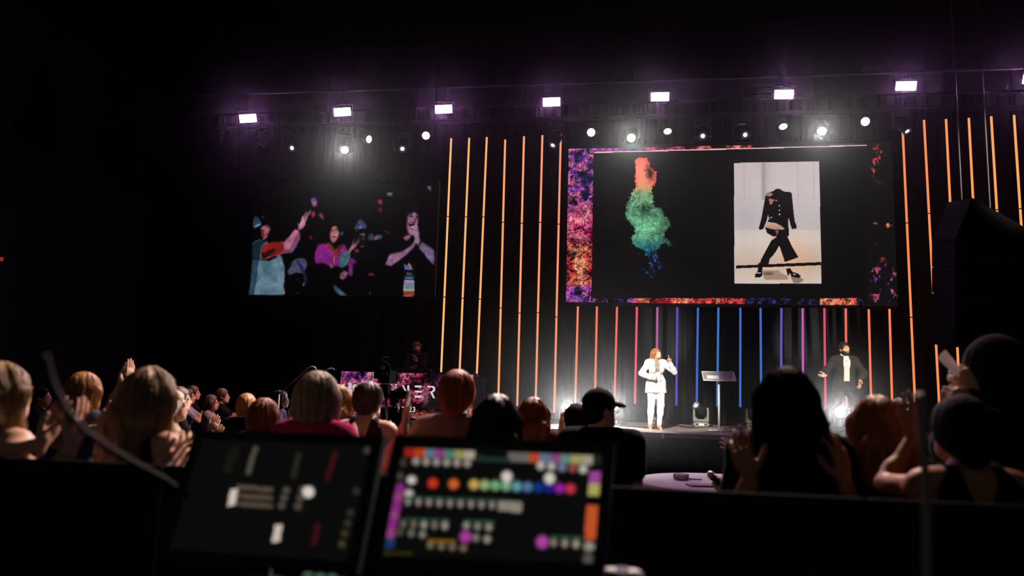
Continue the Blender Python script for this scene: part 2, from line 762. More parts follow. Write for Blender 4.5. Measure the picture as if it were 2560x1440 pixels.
POSES = {
    'clap': dict(Lw=(0.055, -0.33, 1.27), Rw=(-0.055, -0.33, 1.27), Lf=(-0.12, -0.35, 0.93), Rf=(0.12, -0.35, 0.93), Lp=(-1, 0, 0.05), Rp=(1, 0, 0.05), hk='flat'),
    'clap_high': dict(Lw=(0.06, -0.30, 1.42), Rw=(-0.06, -0.30, 1.42), Lf=(-0.1, -0.25, 0.95), Rf=(0.1, -0.25, 0.95), Lp=(-1, 0, 0), Rp=(1, 0, 0), hk='flat'),
    'clap_low': dict(Lw=(0.075, -0.33, 1.13), Rw=(-0.075, -0.33, 1.13), Lf=(-0.2, -0.75, 0.6), Rf=(0.2, -0.75, 0.6), Lp=(-1, 0, 0), Rp=(1, 0, 0), hk='open'),
    'down': dict(Lw=(0.25, -0.04, 0.87), Rw=(-0.25, -0.04, 0.87), Lf=(0, -0.12, -1), Rf=(0, -0.12, -1), Lp=(-1, 0, 0), Rp=(1, 0, 0), hk='relax'),
}
SKIN = pbr('skin_fair', hx('c79a80'), 0.5, spec=0.35, nscale=30, namt=0.06)
SKIN_TAN = pbr('skin_tan', hx('a97353'), 0.5, spec=0.35, nscale=30, namt=0.06)
EYE_W = pbr('eye_white', hx('d8d4cc'), 0.25)
EYE_D = pbr('eye_iris', hx('2a1a10'), 0.2)
LIP = pbr('lip_rose', hx('a05a50'), 0.45)


def cloth(name, h, n=0.12):
    return pbr('cloth_' + name, hx(h), 0.9, spec=0.04, nscale=14, namt=n, bscale=22, bstr=0.35)


def hairmat(name, h):
    if name == 'black':
        return pbr('hair_black', hx(h), 0.8, spec=0.08, nscale=55, namt=0.4, bscale=90, bstr=0.6, stretch=(1, 1, 0.16))
    return pbr('hair_' + name, hx(h), 0.42, spec=0.45, nscale=55, namt=0.4, bscale=90, bstr=0.6, stretch=(1, 1, 0.16))


def obj_np(name, v, q, mat, parent=None):
    me = bpy.data.meshes.new(name)
    mesh_np(me, v, q)
    me.polygons.foreach_set('use_smooth', np.ones(len(q), bool))
    me.materials.append(mat)
    me.update()
    o = bpy.data.objects.new(name, me)
    COL.objects.link(o)
    if parent is not None:
        o.parent = parent
    return o


def join(parts):
    vs, qs, k = [], [], 0
    for v, q in parts:
        vs.append(v)
        qs.append(q + k)
        k += len(v)
    return np.concatenate(vs), np.concatenate(qs)


FW = np.array([0, -1.0, 0])
YAX = np.array([0, 1.0, 0])


class Person:
    def __init__(s, loc, turn, scale, label, pose='clap', female=True, hyaw=0, hpitch=0, hroll=0, joints=None, skin=None, vox=0.014, group=None, targets=None, build=1.0, top_r=0):
        s.loc, s.turn, s.sc, s.female, s.b = np.asarray(loc, float), turn, scale, female, build
        s.vox = vox
        wd = 0.165 if female else 0.19
        J = dict(pel=(0, 0.01, 0.96), chest=(0, 0.0, 1.26), nb=(0, 0.015, 1.435), hd=(0, -0.02, 1.587), Ls=(wd, 0.005, 1.385), Rs=(-wd, 0.005, 1.385), Lh=(0.09, 0, 0.90), Rh=(-0.09, 0, 0.90), Lk=(0.105, -0.02, 0.48), Rk=(-0.105, -0.02, 0.48), La=(0.115, 0.02, 0.085), Ra=(-0.115, 0.02, 0.085), Lt=(0.02, -1, 0), Rt=(-0.02, -1, 0))
        P = dict(POSES[pose] if isinstance(pose, str) else pose)
        J.update(joints or {})
        s.J = J = {k: np.asarray(v, float) for k, v in J.items()}
        for k, (px, py, dep) in (targets or {}).items():
            P[k] = s.to_local(atD(px, py, dep))
        s.P = P
        for sd, sg in (('L', 1), ('R', -1)):
            pole = P.get(sd + 'o', (0.7 * sg, 0.35, -1.0))
            J[sd + 'e'], J[sd + 'w'] = ik(J[sd + 's'], P[sd + 'w'], pole)
        s.Rh = np.array(Matrix.Rotation(R(hyaw), 3, 'Z') @ Matrix.Rotation(R(hroll), 3, 'Y') @ Matrix.Rotation(R(-hpitch), 3, 'X'))
        F = Field()
        s.torso(F, 0.0)
        s.arms(F, 0.0)
        s.legs(F, 0.0)
        s.feet(F, 0.0)
        s.head(F)
        parts = [F.mesh(vox)]
        for sd in 'LR':
            parts.append(put_hand(P.get(sd + 'k', P.get('hk', 'relax')), J[sd + 'w'], P[sd + 'f'], P[sd + 'p'], sd == 'L'))
        v, q = join(parts)
        s.o = obj_np('person', v, q, skin or SKIN)
        s.o.location = Vector(s.loc)
        s.o.rotation_euler = (0, 0, turn)
        s.o.scale = (scale,) * 3
        tag(s.o, label, 'person', group)

    def to_local(s, W):
        d = (np.asarray(W) - s.loc) / s.sc
        c, n = math.cos(-s.turn), math.sin(-s.turn)
        return np.array([d[0] * c - d[1] * n, d[0] * n + d[1] * c, d[2]])

    def torso(s, F, i, hem=None):
        J, b = s.J, s.b
        sq = (YAX, 0.68)
        cw = 0.142 if s.female else 0.158
        ww = 0.112 if s.female else 0.138
        F.cone(J['pel'] + [-0.045, 0, 0], J['pel'] + [0.045, 0, 0], 0.112 * b + i, 0.112 * b + i, 0.06, sq=(YAX, 0.88))
        F.cone(J['pel'], (J['pel'] + J['chest']) / 2 + [0, 0, 0.02], 0.135 * b + i, ww * b + i, 0.05, sq=sq)
        F.cone((J['pel'] + J['chest']) / 2 + [0, 0, 0.02], J['chest'] + [0, 0, 0.02], ww * b + i, cw * b + i, 0.05, sq=sq)
        for sd in 'LR':
            S = J[sd + 's']
            F.cone(J['chest'] + [0, 0, 0.07], S * 0.86 + (J['chest'] + [0, 0, 0.12]) * 0.14, 0.095 + i, 0.066 + i, 0.05, sq=(YAX, 0.8))
            F.cone(J['nb'] + [0, 0.01, -0.01], S + [0, 0.008, 0.004], 0.052 + i, 0.052 + i, 0.05)
            if s.female:
                x = 0.07 if sd == 'L' else -0.07
                F.ell(J['chest'] + [x, -0.085, -0.01], np.array([0.062, 0.055, 0.062]) + i, k=0.035)
        F.ell(J['pel'] + [0, 0.07, -0.03], np.array([0.115, 0.07, 0.085]) * b + i, k=0.05)

    def arms(s, F, i, upto=2.0):
        J, b = s.J, s.b
        for sd in 'LR':
            S, E, W = J[sd + 's'], J[sd + 'e'], J[sd + 'w']
            ra, rb, rc_ = (0.046, 0.037, 0.026) if s.female else (0.056, 0.045, 0.030)
            if upto >= 1:
                F.cone(S, E, ra * b + i, rb * b + i, 0.03)
                t = min(upto - 1, 1)
                if t > 0:
                    F.cone(E, E + (W - E) * t, rb * b + i, rb * b + (rc_ - rb * b) * t + i, 0.02)
                    if t > 0.5:
                        F.ell(E + (W - E) * 0.28, (rb + 0.004 + i,) * 3, k=0.03)
            else:
                F.cone(S, S + (E - S) * upto, ra * b + i * 1.3, ra * b + (rb - ra) * upto + i * 1.6, 0.03)

    def legs(s, F, i, upto=1.0):
        J, b = s.J, s.b
        for sd in 'LR':
            H, K, A = J[sd + 'h'], J[sd + 'k'], J[sd + 'a']
            F.cone(H + [0, 0.005, 0], K, 0.088 * b + i, 0.055 + i, 0.05)
            F.cone(K, K + (A - K) * upto, 0.055 + i, 0.036 + i, 0.03)
            F.ell(K + (A - K) * 0.3 + [0, 0.018, 0], np.array([0.052, 0.055, 0.11]) + i, k=0.04)

    def feet(s, F, i):
        J = s.J
        for sd in 'LR':
            A, T = J[sd + 'a'], nrm(J[sd + 't'])
            F.cone(A, A + [0, 0, -0.035], 0.036 + i, 0.036 + i, 0.02)
            F.cone(A + [0, 0, -0.045] - T * 0.03, A + [0, 0, -0.055] + T * 0.145, 0.038 + i, 0.030 + i, 0.02, sq=(np.array([0, 0, 1.0]), 0.9))

    def hp(s, p):
        return s.J['hd'] + s.Rh @ np.asarray(p, float)

    def head(s, F, i=0.0):
        J, M = s.J, s.Rh
        F.cone(J['nb'] + [0, 0.005, -0.02], s.hp((0, 0.012, -0.06)), (0.053 if s.female else 0.062) + i, (0.048 if s.female else 0.056) + i, 0.03)
        F.ell(s.hp((0, 0.015, 0.012)), np.array([0.077, 0.097, 0.102]) + i, M, 0.02)
        F.ell(s.hp((0, -0.028, -0.04)), np.array([0.063, 0.066, 0.075]) + i, M, 0.03)
        F.cone(s.hp((0.025, -0.045, -0.082)), s.hp((-0.025, -0.045, -0.082)), 0.033 + i, 0.033 + i, 0.03)
        F.ell(s.hp((0, -0.068, -0.092)), np.array([0.022, 0.02, 0.02]) + i, M, 0.02)
        if i:
            return
        F.ell(s.hp((0.033, -0.098, 0.004)), (0.02, 0.014, 0.012), M, 0.014, 's')
        F.ell(s.hp((-0.033, -0.098, 0.004)), (0.02, 0.014, 0.012), M, 0.014, 's')
        F.cone(s.hp((0, -0.086, 0.008)), s.hp((0, -0.106, -0.032)), 0.009, 0.0135, 0.012)
        F.ell(s.hp((0, -0.094, -0.034)), (0.018, 0.012, 0.009), M, 0.01)
        F.ell(s.hp((0, -0.09, -0.062)), (0.024, 0.011, 0.006), M, 0.008)
        F.ell(s.hp((0, -0.088, -0.072)), (0.021, 0.012, 0.007), M, 0.008)
        F.ell(s.hp((0.032, -0.084, 0.022)), (0.026, 0.012, 0.007), M, 0.012)
        F.ell(s.hp((-0.032, -0.084, 0.022)), (0.026, 0.012, 0.007), M, 0.012)
        for x in (1, -1):
            F.ell(s.hp((0.078 * x, 0.015, -0.012)), (0.011, 0.020, 0.031), M, 0.008)

    # --- parts of a face
    def face(s, smile=False, beard=None, brow='2a1a12'):
        bm = pbr('brow_' + brow, hx(brow), 0.7)
        for x in (1, -1):
            m = MB()
            m.ell(s.hp((0.033 * x, -0.081, 0.003)), (0.0125, 0.0125, 0.0095), n=10, m=6)
            e = m.build('eye', EYE_W, None, True)
            e.parent = s.o
            m = MB()
            m.ell(s.hp((0.033 * x, -0.0905, 0.003)), (0.0058, 0.0045, 0.0058), s.Rh, n=10, m=6)
            e2 = m.build('iris', EYE_D, None, True)
            e2.parent = e
            m = MB()
            m.tube([s.hp((0.016 * x, -0.098, 0.026)), s.hp((0.033 * x, -0.096, 0.030)), s.hp((0.053 * x, -0.083, 0.022))], [0.0028, 0.0034, 0.0015], 6)
            m.build('eyebrow', bm, None, True).parent = s.o
        m = MB()
        if smile:
            m.ell(s.hp((0, -0.097, -0.067)), (0.024, 0.006, 0.009), s.Rh)
            m.build('mouth', pbr('teeth', hx('efe8e0'), 0.3), None, True).parent = s.o
        else:
            m.ell(s.hp((0, -0.0985, -0.066)), (0.022, 0.005, 0.0055), s.Rh)
            m.build('mouth', LIP, None, True).parent = s.o
        if beard:
            F = Field()
            F.ell(s.hp((0, -0.028, -0.05)), (0.0685, 0.071, 0.070), s.Rh, 0.02)
            F.ell(s.hp((0, -0.068, -0.092)), (0.027, 0.025, 0.026), s.Rh, 0.02)
            F.cone(s.hp((0.027, -0.047, -0.084)), s.hp((-0.027, -0.047, -0.084)), 0.0365, 0.0365, 0.02)
            F.cone(s.hp((0.022, -0.094, -0.052)), s.hp((-0.022, -0.094, -0.052)), 0.008, 0.008, 0.008)
            F.ell(s.hp((0, -0.09, -0.004)), (0.078, 0.085, 0.046), s.Rh, 0.008, 's')
            F.ell(s.hp((0, -0.108, -0.066)), (0.019, 0.022, 0.007), s.Rh, 0.004, 's')
            F.cut(s.hp((0, 0.01, 0)), s.Rh @ np.array([0, 1.0, 0.35]))
            v, q = F.mesh(0.006)
            obj_np('beard', v, q, beard, s.o)

    # --- clothes
    def top(s, name, mat, sleeve='long', hem=0.93, infl=0.014, open_front=False, neck=1.455, vneck=False, strap=False, flare=0.0, upto=1.9, collar=False, open_path=None):
        F = Field()
        s.torso(F, infl)
        if hem < 0.9:
            a = 0.135 * s.b + infl
            F.cone(s.J['pel'] + [-0.05, 0.01, 0.02], np.array([s.J['pel'][0] - 0.05, 0.02, hem - 0.1]), a, a + flare, 0.05, sq=(YAX, 0.85))
            F.cone(s.J['pel'] + [0.05, 0.01, 0.02], np.array([s.J['pel'][0] + 0.05, 0.02, hem - 0.1]), a, a + flare, 0.05, sq=(YAX, 0.85))
        if sleeve == 'long':
            s.arms(F, infl, upto)
        elif sleeve == 'short':
            s.arms(F, infl, 0.62)
        if collar:
            F.cone(s.J['nb'] + [0, 0.0, 0.0], s.J['nb'] + [0, -0.004, 0.045], 0.066 + infl * 0.5, 0.063 + infl * 0.5, 0.02)
        F.cut((0, 0, hem), (0, 0, -1))
        if not collar:
            F.cone(s.J['nb'] + [0, -0.012, 0.03], s.J['nb'] + [0, -0.05, 0.13], 0.070, 0.10, 0.008, 's')
            F.cut(s.J['nb'] + [0, 0, 0.05 + neck - 1.455], (0, -0.2, 1))
        if strap:
            for x in (1, -1):
                F.cone(s.J['chest'] + [x * 0.21, 0, 0.02], s.J['chest'] + [x * 0.20, 0, 0.24], 0.075, 0.105, 0.02, 's')
            F.cone(s.J['chest'] + [0, 0.12, 0.24], s.J['chest'] + [0, 0.12, 0.12], 0.09, 0.05, 0.02, 's')
        if vneck:
            F.cone(s.J['nb'] + [0, -0.1, 0.02], s.J['nb'] + [0, -0.15, -0.13], 0.06, 0.02, 0.01, 's')
        if open_path:
            for (p0, q0), (p1, q1) in zip(open_path[:-1], open_path[1:]):
                F.cone(p0, p1, q0, q1, 0.008, 's')
        if open_front:
            w = open_front
            c = s.J['chest']
            F.cone(s.J['nb'] + [0, -0.07, 0.02], c + [0, -0.165, -0.1], 0.05, w, 0.01, 's')
            F.cone(c + [0, -0.165, -0.1], np.array([c[0], -0.20, hem - 0.15]), w, w * 1.2, 0.01, 's')
        v, q = F.mesh(s.vox)
        # soft folds
        amp = 0.006
        v = v + (np.stack([fbm(v[:, 2] * 14 + v[:, 0] * 9, v[:, 1] * 12 + v[:, 0] * 5, 3 + k) for k in range(3)], 1) - 0.5) * 2 * amp
        return obj_np(name, v, q, mat, s.o)

    def pants(s, name, mat, infl=0.014, upto=0.95, skirt=False):
        F = Field()
        J, b = s.J, s.b
        F.cone(J['pel'] + [-0.045, 0, 0], J['pel'] + [0.045, 0, 0], 0.112 * b + infl, 0.112 * b + infl, 0.06, sq=(YAX, 0.88))
        F.cone(J['pel'], J['pel'] + [0, 0, 0.08], 0.135 * b + infl, 0.125 * b + infl, 0.05, sq=(YAX, 0.7))
        F.ell(J['pel'] + [0, 0.07, -0.03], np.array([0.115, 0.07, 0.085]) * b + infl, k=0.05)
        s.legs(F, infl, upto)
        F.cut(J['pel'] + [0, 0, 0.10], (0, 0, 1))
        v, q = F.mesh(s.vox if s.vox < 0.011 else 0.022)
        v = v + (np.stack([fbm(v[:, 2] * 16, v[:, 0] * 14, 9 + k) for k in range(3)], 1) - 0.5) * 0.012
        return obj_np(name, v, q, mat, s.o)

    def shoes(s, mat, heel=False):
        J = s.J
        for sd in 'LR':
            F = Field()
            A, T = J[sd + 'a'], nrm(J[sd + 't'])
            F.cone(A + [0, 0, -0.04] - T * 0.03, A + [0, 0, -0.05] + T * 0.15, 0.047, 0.036, 0.02, sq=(np.array([0, 0, 1.0]), 0.9))
            F.cone(A + [0, 0, 0.0], A + [0, 0, -0.03], 0.044, 0.046, 0.02)
            F.cut(A + [0, 0, 0.015], (0, 0, 1))
            F.cut(A + [0, 0, -0.083], (0, 0, -1))
            v, q = F.mesh(0.009 if s.vox < 0.011 else 0.015)
            obj_np('shoe', v, q, mat, s.o)

    # --- hair
    def hair(s, style, mat, strands=0, vox=0.009, length=0.35, name='hair'):
        F = Field()
        M = s.Rh
        H = s.hp
        t = 0.014
        if style == 'hood':
            name = 'hood'
            F.ell(H((0, 0.025, 0.01)), (0.118, 0.135, 0.140), M, 0.02)
            F.cone(H((0, 0.03, -0.06)), s.J['nb'] + [0, 0.03, -0.01], 0.115, 0.12, 0.04)
            F.ell(H((0, -0.12, -0.03)), (0.078, 0.10, 0.115), M, 0.02, 's')
        elif style in ('short', 'buzz', 'curly_short'):
            t = {'short': 0.016, 'buzz': 0.007, 'curly_short': 0.026}[style]
            F.ell(H((0, 0.018, 0.018)), np.array([0.078, 0.098, 0.101]) + t, M, 0.02)
            F.ell(H((0, 0.06, -0.03)), (0.066, 0.05, 0.07), M, 0.03)
            F.ell(H((0, -0.095, -0.045)), (0.085, 0.085, 0.105), M, 0.012, 's')
            F.cut(H((0, 0, -0.08)), M @ np.array([0, -0.1, -1.0]))
            for x in (1, -1):
                F.ell(H((0.09 * x, -0.01, -0.05)), (0.022, 0.045, 0.05), M, 0.01, 's')
        elif style == 'bun':
            F.ell(H((0, 0.016, 0.016)), np.array([0.079, 0.10, 0.102]) + 0.016, M, 0.02)
            F.ell(H((0, 0.075, -0.045)), (0.07, 0.055, 0.07), M, 0.03)
            F.ell(H((0.01, 0.10, -0.075)), (0.045, 0.042, 0.045), M, 0.02)
            F.ell(H((0, -0.10, -0.05)), (0.085, 0.085, 0.105), M, 0.012, 's')
        elif style == 'bob':
            F.ell(H((0, 0.02, 0.016)), np.array([0.082, 0.102, 0.104]) + 0.018, M, 0.02)
            F.ell(H((0, 0.045, -0.055)), (0.112, 0.092, 0.115), M, 0.04)
            for x in (1, -1):
                F.cone(H((0.085 * x, 0.0, 0.0)), H((0.086 * x, 0.0, -0.15)), 0.036, 0.026, 0.03)
            F.ell(H((0, -0.11, -0.05)), (0.078, 0.09, 0.135), M, 0.015, 's')
            F.cut(H((0, 0, -0.165)), M @ np.array([0, 0.1, -1.0]))
        else:  # long, wavy, curly
            F.ell(H((0, 0.02, 0.018)), np.array([0.080, 0.102, 0.103]) + 0.012, M, 0.02)
            z1 = s.J['hd'][2] - 0.02 - length
            wv = 0.02 if style in ('wavy', 'curly') else 0.0
            for k, x in enumerate((-0.062, -0.032, 0.0, 0.032, 0.062)):
                a = H((x, 0.05 - abs(x) * 0.35, 0.0))
                back = s.J['nb'] + [x * 1.15, 0.075 - abs(x) * 0.25, 0]
                m = np.array([a[0] * 0.4 + back[0] * 0.6, max(a[1], back[1]) * 0.5 + back[1] * 0.5, (a[2] + back[2]) / 2 - 0.02])
                e = np.array([back[0] * 1.08 + random.uniform(-wv, wv), back[1] + 0.025, z1 + abs(x) * 0.4 + random.uniform(0, 0.03)])
                F.cone(a, m, 0.050, 0.050, 0.035)
                F.cone(m, e, 0.050, 0.034, 0.035)
            for x in (1, -1):
                a = H((0.088 * x, -0.005, 0.01))
                m = s.J['nb'] + [0.092 * x, 0.0, 0.03]
                e = np.array([0.10 * x + s.J['nb'][0], -0.06, z1 + 0.05])
                F.cone(a, m, 0.033, 0.037, 0.03)
                F.cone(m, e, 0.037, 0.026, 0.03)
            F.ell(H((0, -0.115, -0.045)), (0.074, 0.09, 0.125), M, 0.015, 's')
        v, q = F.mesh(vox)
        amp = {'wavy': 0.012, 'curly': 0.016, 'curly_short': 0.013}.get(style, 0.0045)
        fr = {'wavy': 22, 'curly': 45, 'curly_short': 60}.get(style, 60)
        zz = 0.35 if style in ('wavy', 'curly', 'curly_short') else 0.08
        ang = np.arctan2(v[:, 1] - s.J['hd'][1] - 0.02, v[:, 0] - s.J['hd'][0])
        n = fbm(ang * fr * 0.16 + 9, v[:, 2] * fr * zz + 5, 21) - 0.5
        d = v - (s.J['hd'] + [0, 0.02, -0.05])
        d[:, 2] *= 0.3
        v = v + d / (np.linalg.norm(d, axis=1)[:, None] + 1e-9) * n[:, None] * 2 * amp
        parts = [(v, q)]
        if strands:
            bv = BVHTree.FromPolygons(v.tolist(), q.tolist())
            top_z = v[:, 2].max()
            low_z = v[:, 2].min()
            c0 = s.J['hd'] + [0, 0.02, 0]
            vs, fs = [], []
            for i in range(strands):
                a = random.uniform(0, 2 * math.pi)
                if random.random() < 0.35:
                    a = random.choice((0, math.pi)) + random.gauss(0, 0.5)
                zs = np.linspace(top_z - random.uniform(0.0, 0.06), max(low_z, top_z - random.uniform(0.16, 0.62)), 9)
                pts = []
                wob = random.uniform(0, 6)
                off = random.uniform(0.001, 0.006)
                for j, z in enumerate(zs):
                    aa = a + 0.05 * math.sin(wob + j * 0.8) * (2.5 if style in ('wavy', 'curly', 'curly_short') else 1)
                    dr = Vector((math.cos(aa), math.sin(aa), 0))
                    o = Vector((c0[0], c0[1], z)) + dr * 0.45
                    h = bv.ray_cast(o, -dr, 0.449)
                    if h[0] is None:
                        continue
                    pts.append(np.array(h[0]) + np.array(dr) * (off + 0.004 * (j / 8) ** 2 * random.random()))
                if len(pts) < 4:
                    continue
                k0 = len(vs)
                for j, p in enumerate(pts):
                    tn = nrm(pts[min(j + 1, len(pts) - 1)] - pts[max(j - 1, 0)])
                    ou = nrm(p - [c0[0], c0[1], p[2]])
                    sd = nrm(np.cross(tn, ou))
                    w = 0.0016 * (1 - 0.6 * abs(j / (len(pts) - 1) - 0.3))
                    vs += [p - sd * w, p + sd * w, p + ou * w * 1.6]
                for j in range(len(pts) - 1):
                    for e in range(3):
                        e2 = (e + 1) % 3
                        fs.append((k0 + j * 3 + e, k0 + j * 3 + e2, k0 + j * 3 + 3 + e2, k0 + j * 3 + 3 + e))
            if fs:
                parts.append((np.array(vs), np.array(fs)))
        v, q = join(parts)
        return obj_np(name, v, q, mat, s.o)

    def cap(s, mat, brim_dir=0.0):
        F = Field()
        F.ell(s.hp((0, 0.015, 0.03)), (0.095, 0.115, 0.103), s.Rh, 0.02)
        F.cut(s.hp((0, 0, 0.03)), s.Rh @ np.array([0, 0.12, -1.0]))
        parts = [F.mesh(0.009)]
        G = Field()
        G.ell(s.hp((0, -0.112, 0.022)), (0.076, 0.066, 0.016), s.Rh @ np.array(Matrix.Rotation(R(16), 3, 'X')), 0.01)
        parts.append(G.mesh(0.007))
        m = MB()
        m.ell(s.hp((0, 0.012, 0.134)), (0.008, 0.008, 0.005))
        o = obj_np('cap', *join(parts), mat, s.o)
        b = m.build('cap_button', mat, None, True)
        b.parent = o
        return o


def audience(px, ytop, d, label, face=0, pose='clap', hair=('long', 'h', 0), top=('shirt', None, 'short'), trousers=None, female=True, skin=None, vox=0.0175, strands=0, length=0.33, group=None, hyaw=0, hpitch=4, targets=None, hairtop=0.02, facey=False, build=1.0, joints=None, topkw=None, poseup=None):
    """someone standing in the audience, head top at the given picture height and depth, facing the stage turned by face degrees"""
    P = atD(px, ytop, d)
    H = P[2] - hairtop
    scale = H / 1.70
    ps = dict(POSES[pose])
    ps.update(poseup or {})
    p = Person((P[0], P[1], 0), math.pi + R(face), scale, label, ps, female, hyaw, hpitch, 0, joints, skin, vox, group, targets, build)
    if hair:
        p.hair(hair[0], hair[1], strands, length=length)
    p.top(top[0], top[1], top[2], **(topkw or {}))
    p.pants('trousers', trousers or cloth('black_trousers', '16161a'))
    p.shoes(pbr('shoe_black', hx('151515'), 0.4))
    if facey:
        p.face()
    return p
# ------------------------------------------------------------------ materials of the hall
M_DRAPE = pbr('black_drape', hx('161514'), 0.95, spec=0.04, nscale=6, namt=0.25, bscale=30, bstr=0.2, stretch=(1, 1, 0.1))
M_BLACKWALL = pbr('black_wall_paint', hx('2c2c2e'), 0.9, spec=0.05, nscale=2, namt=0.15)
M_CEIL = pbr('black_ceiling_paint', hx('101011'), 0.95, spec=0.03, nscale=2, namt=0.15)
M_FLOOR = pbr('dark_carpet', hx('26262a'), 0.95, spec=0.05, nscale=40, namt=0.3)
M_STAGE = pbr('stage_deck', hx('8c8276'), 0.42, spec=0.4, nscale=9, namt=0.2, stretch=(0.15, 3, 1))
M_SKIRT = pbr('stage_skirt_cloth', hx('1c1c1e'), 0.95, spec=0.05)
M_BLACK = pbr('black_metal', hx('202022'), 0.45, spec=0.4, nscale=25, namt=0.15)
M_BLACKP = pbr('black_plastic', hx('1b1b1d'), 0.5, spec=0.35, nscale=30, namt=0.1)
M_ALU = pbr('truss_black_coat', hx('131314'), 0.6, spec=0.25, nscale=20, namt=0.15)
M_STEEL = pbr('steel_shackle', hx('b0b0b0'), 0.25, metal=1.0)
M_WHITEMETAL = pbr('white_enamel', hx('e6e0dc'), 0.3, spec=0.4)
M_GREYCASE = pbr('fixture_grey', hx('6c6a66'), 0.45, spec=0.4, nscale=30, namt=0.1)
M_GLASSLENS = pbr('lens_glass', hx('20242c'), 0.08, spec=0.8)
M_CABLE = pbr('black_cable', hx('141414'), 0.6)

XL, XR, YB, ZC = -13.0, 10.5, 20.2, 9.6
struct('floor', MB().box((-1.25, 8.6, -0.05), (24.5, 23.6, 0.1)), M_FLOOR)
struct('wall_back', MB().box((-1.25, YB + 0.1, ZC / 2), (24.5, 0.2, ZC)), M_BLACKWALL)
struct('wall_left', MB().box((XL - 0.1, 8.6, ZC / 2), (0.2, 23.4, ZC)), M_BLACKWALL)
struct('wall_right', MB().box((XR + 0.1, 8.6, ZC / 2), (0.2, 23.4, ZC)), M_BLACKWALL)
struct('ceiling', MB().box((-1.25, 8.6, ZC + 0.05), (24.5, 23.6, 0.1)), M_CEIL)

# drapes hanging along the back of the stage, panel by panel
drape = thing('stage_curtain', 'black pleated drape hanging full height along the back of the stage', 'curtain', (-1.0, 19.3, 0.0))
xs0 = np.linspace(-12.8, 10.2, 12)
for a, b in zip(xs0[:-1], xs0[1:]):
    n = 90
    xs = np.linspace(a + 0.01, b - 0.01, n)
    zs = np.array([0.0, 0.8, 2.4, 4.4, 6.4, 9.2])
    V, Q = [], []
    for j, z in enumerate(zs):
        fl = 0.055 + 0.03 * (1 - z / 9.2)
        for x in xs:
            V.append((x + 0.02 * math.sin(z * 1.3 + x), 19.3 + fl * math.sin(x * 19 + 0.6 * math.sin(x * 3.1) + 0.15 * z) + 0.02 * math.sin(x * 43), z))
    for j in range(len(zs) - 1):
        for i in range(n - 1):
            Q.append((j * n + i, j * n + i + 1, (j + 1) * n + i + 1, (j + 1) * n + i))
    V = np.array(V)
    nb_ = len(V)
    V = np.concatenate([V, V + [0, 0.006, 0]])
    Q = np.array(Q)
    o = obj_np('drape_panel', V - ORG[drape], np.concatenate([Q, Q[:, ::-1] + nb_]), M_DRAPE, drape)
mb = MB()
mb.tube([(-12.9, 19.3, 9.25), (10.3, 19.3, 9.25)], 0.03, 8)
mb.build('curtain_rail', M_BLACK, drape, True)

# ------------------------------------------------------------------ stage
SF = 14.7
stg = thing('stage', 'wide low stage with grey brown deck and black skirt', 'stage', (2.6, 17.0, 0.0))
# deck boards laid side by side, 0.6 m each, front to back
x = -2.6
while x < 9.6:
    MB().bbox((x + 0.61, (SF + 19.0) / 2, STAGE_Z - 0.03), (1.212, 19.0 - SF, 0.06), 0.004).build('deck_panel', M_STAGE, stg)
    x += 1.22
MB().box((3.6, SF - 0.012, STAGE_Z - 0.045), (12.2, 0.024, 0.09)).build('front_edge', pbr('stage_edge_metal', hx('8a8178'), 0.35, metal=0.4), stg)
sk = MB()
n = 240
for i in range(n):
    a, b = -2.5 + 12.2 * i / n, -2.5 + 12.2 * (i + 1) / n
    y1, y2 = SF + 0.03 + 0.018 * math.sin(a * 24), SF + 0.03 + 0.018 * math.sin(b * 24)
    sk.add([(a, y1, 0.0), (b, y2, 0.0), (b, y2, STAGE_Z - 0.09), (a, y1, STAGE_Z - 0.09)], [(0, 1, 2, 3)])
sk.build('skirt', M_SKIRT, stg)
MB().box((3.6, 16.9, 0.36), (12.1, 4.2, 0.7)).build('substructure', M_BLACK, stg)
bolt = MB()
for px in (1657,):
    p = atY(px, 1084, SF - 0.03)
    bolt.box((p[0], SF - 0.03, STAGE_Z - 0.06), (0.05, 0.03, 0.09))
bolt.build('edge_clip', M_WHITEMETAL, stg)

side = thing('side_stage', 'side platform under the patterned booth with a pale front edge', 'stage', (-5.0, 17.0, 0.0))
SS = 15.45
x = -9.6
while x < -4.0:
    MB().bbox((x + 0.61, (SS + 19.0) / 2, STAGE_Z - 0.03), (1.212, 19.0 - SS, 0.06), 0.004).build('deck_panel', M_STAGE, side)
    x += 1.22
MB().box((-6.15, SS - 0.01, STAGE_Z - 0.04), (6.9, 0.02, 0.07)).build('front_edge', pbr('stage_edge_metal', hx('8a8178'), 0.35, metal=0.4), side)
MB().box((-6.15, 17.3, 0.36), (6.8, 3.4, 0.7)).build('skirt', M_SKIRT, side)

# ------------------------------------------------------------------ light tubes
TUBES = [  # top x,y  bottom x,y  top colour, bottom colour
    (1128, 346, 1102, 950), (1173, 345, 1148, 955), (1217, 343, 1191, 960), (1263, 349, 1246, 990), (1310, 341, 1293, 1015), (1356, 338, 1339, 1015), (1402, 336, 1385.5, 1033)]
UNDER = [(1444.8, 766, 1438, 1010), (1492.4, 766, 1487, 1008), (1542.6, 767, 1536, 1009), (1592.4, 767, 1587.2, 1010), (1643.4, 768, 1641, 1012), (1693.2, 768, 1690.7, 1014), (1744.9, 769, 1741.5, 1014), (1796, 769, 1793, 1016), (1851, 769.5, 1850.5, 1018), (1901.3, 770, 1903, 1019), (1953.6, 770, 1952.6, 1020), (2006.6, 770.5, 2008, 1021), (2060.8, 770, 2064, 1023), (2114.3, 770, 2117, 1024), (2171.8, 773, 2178.5, 1026), (2223.6, 772, 2231, 1028)]
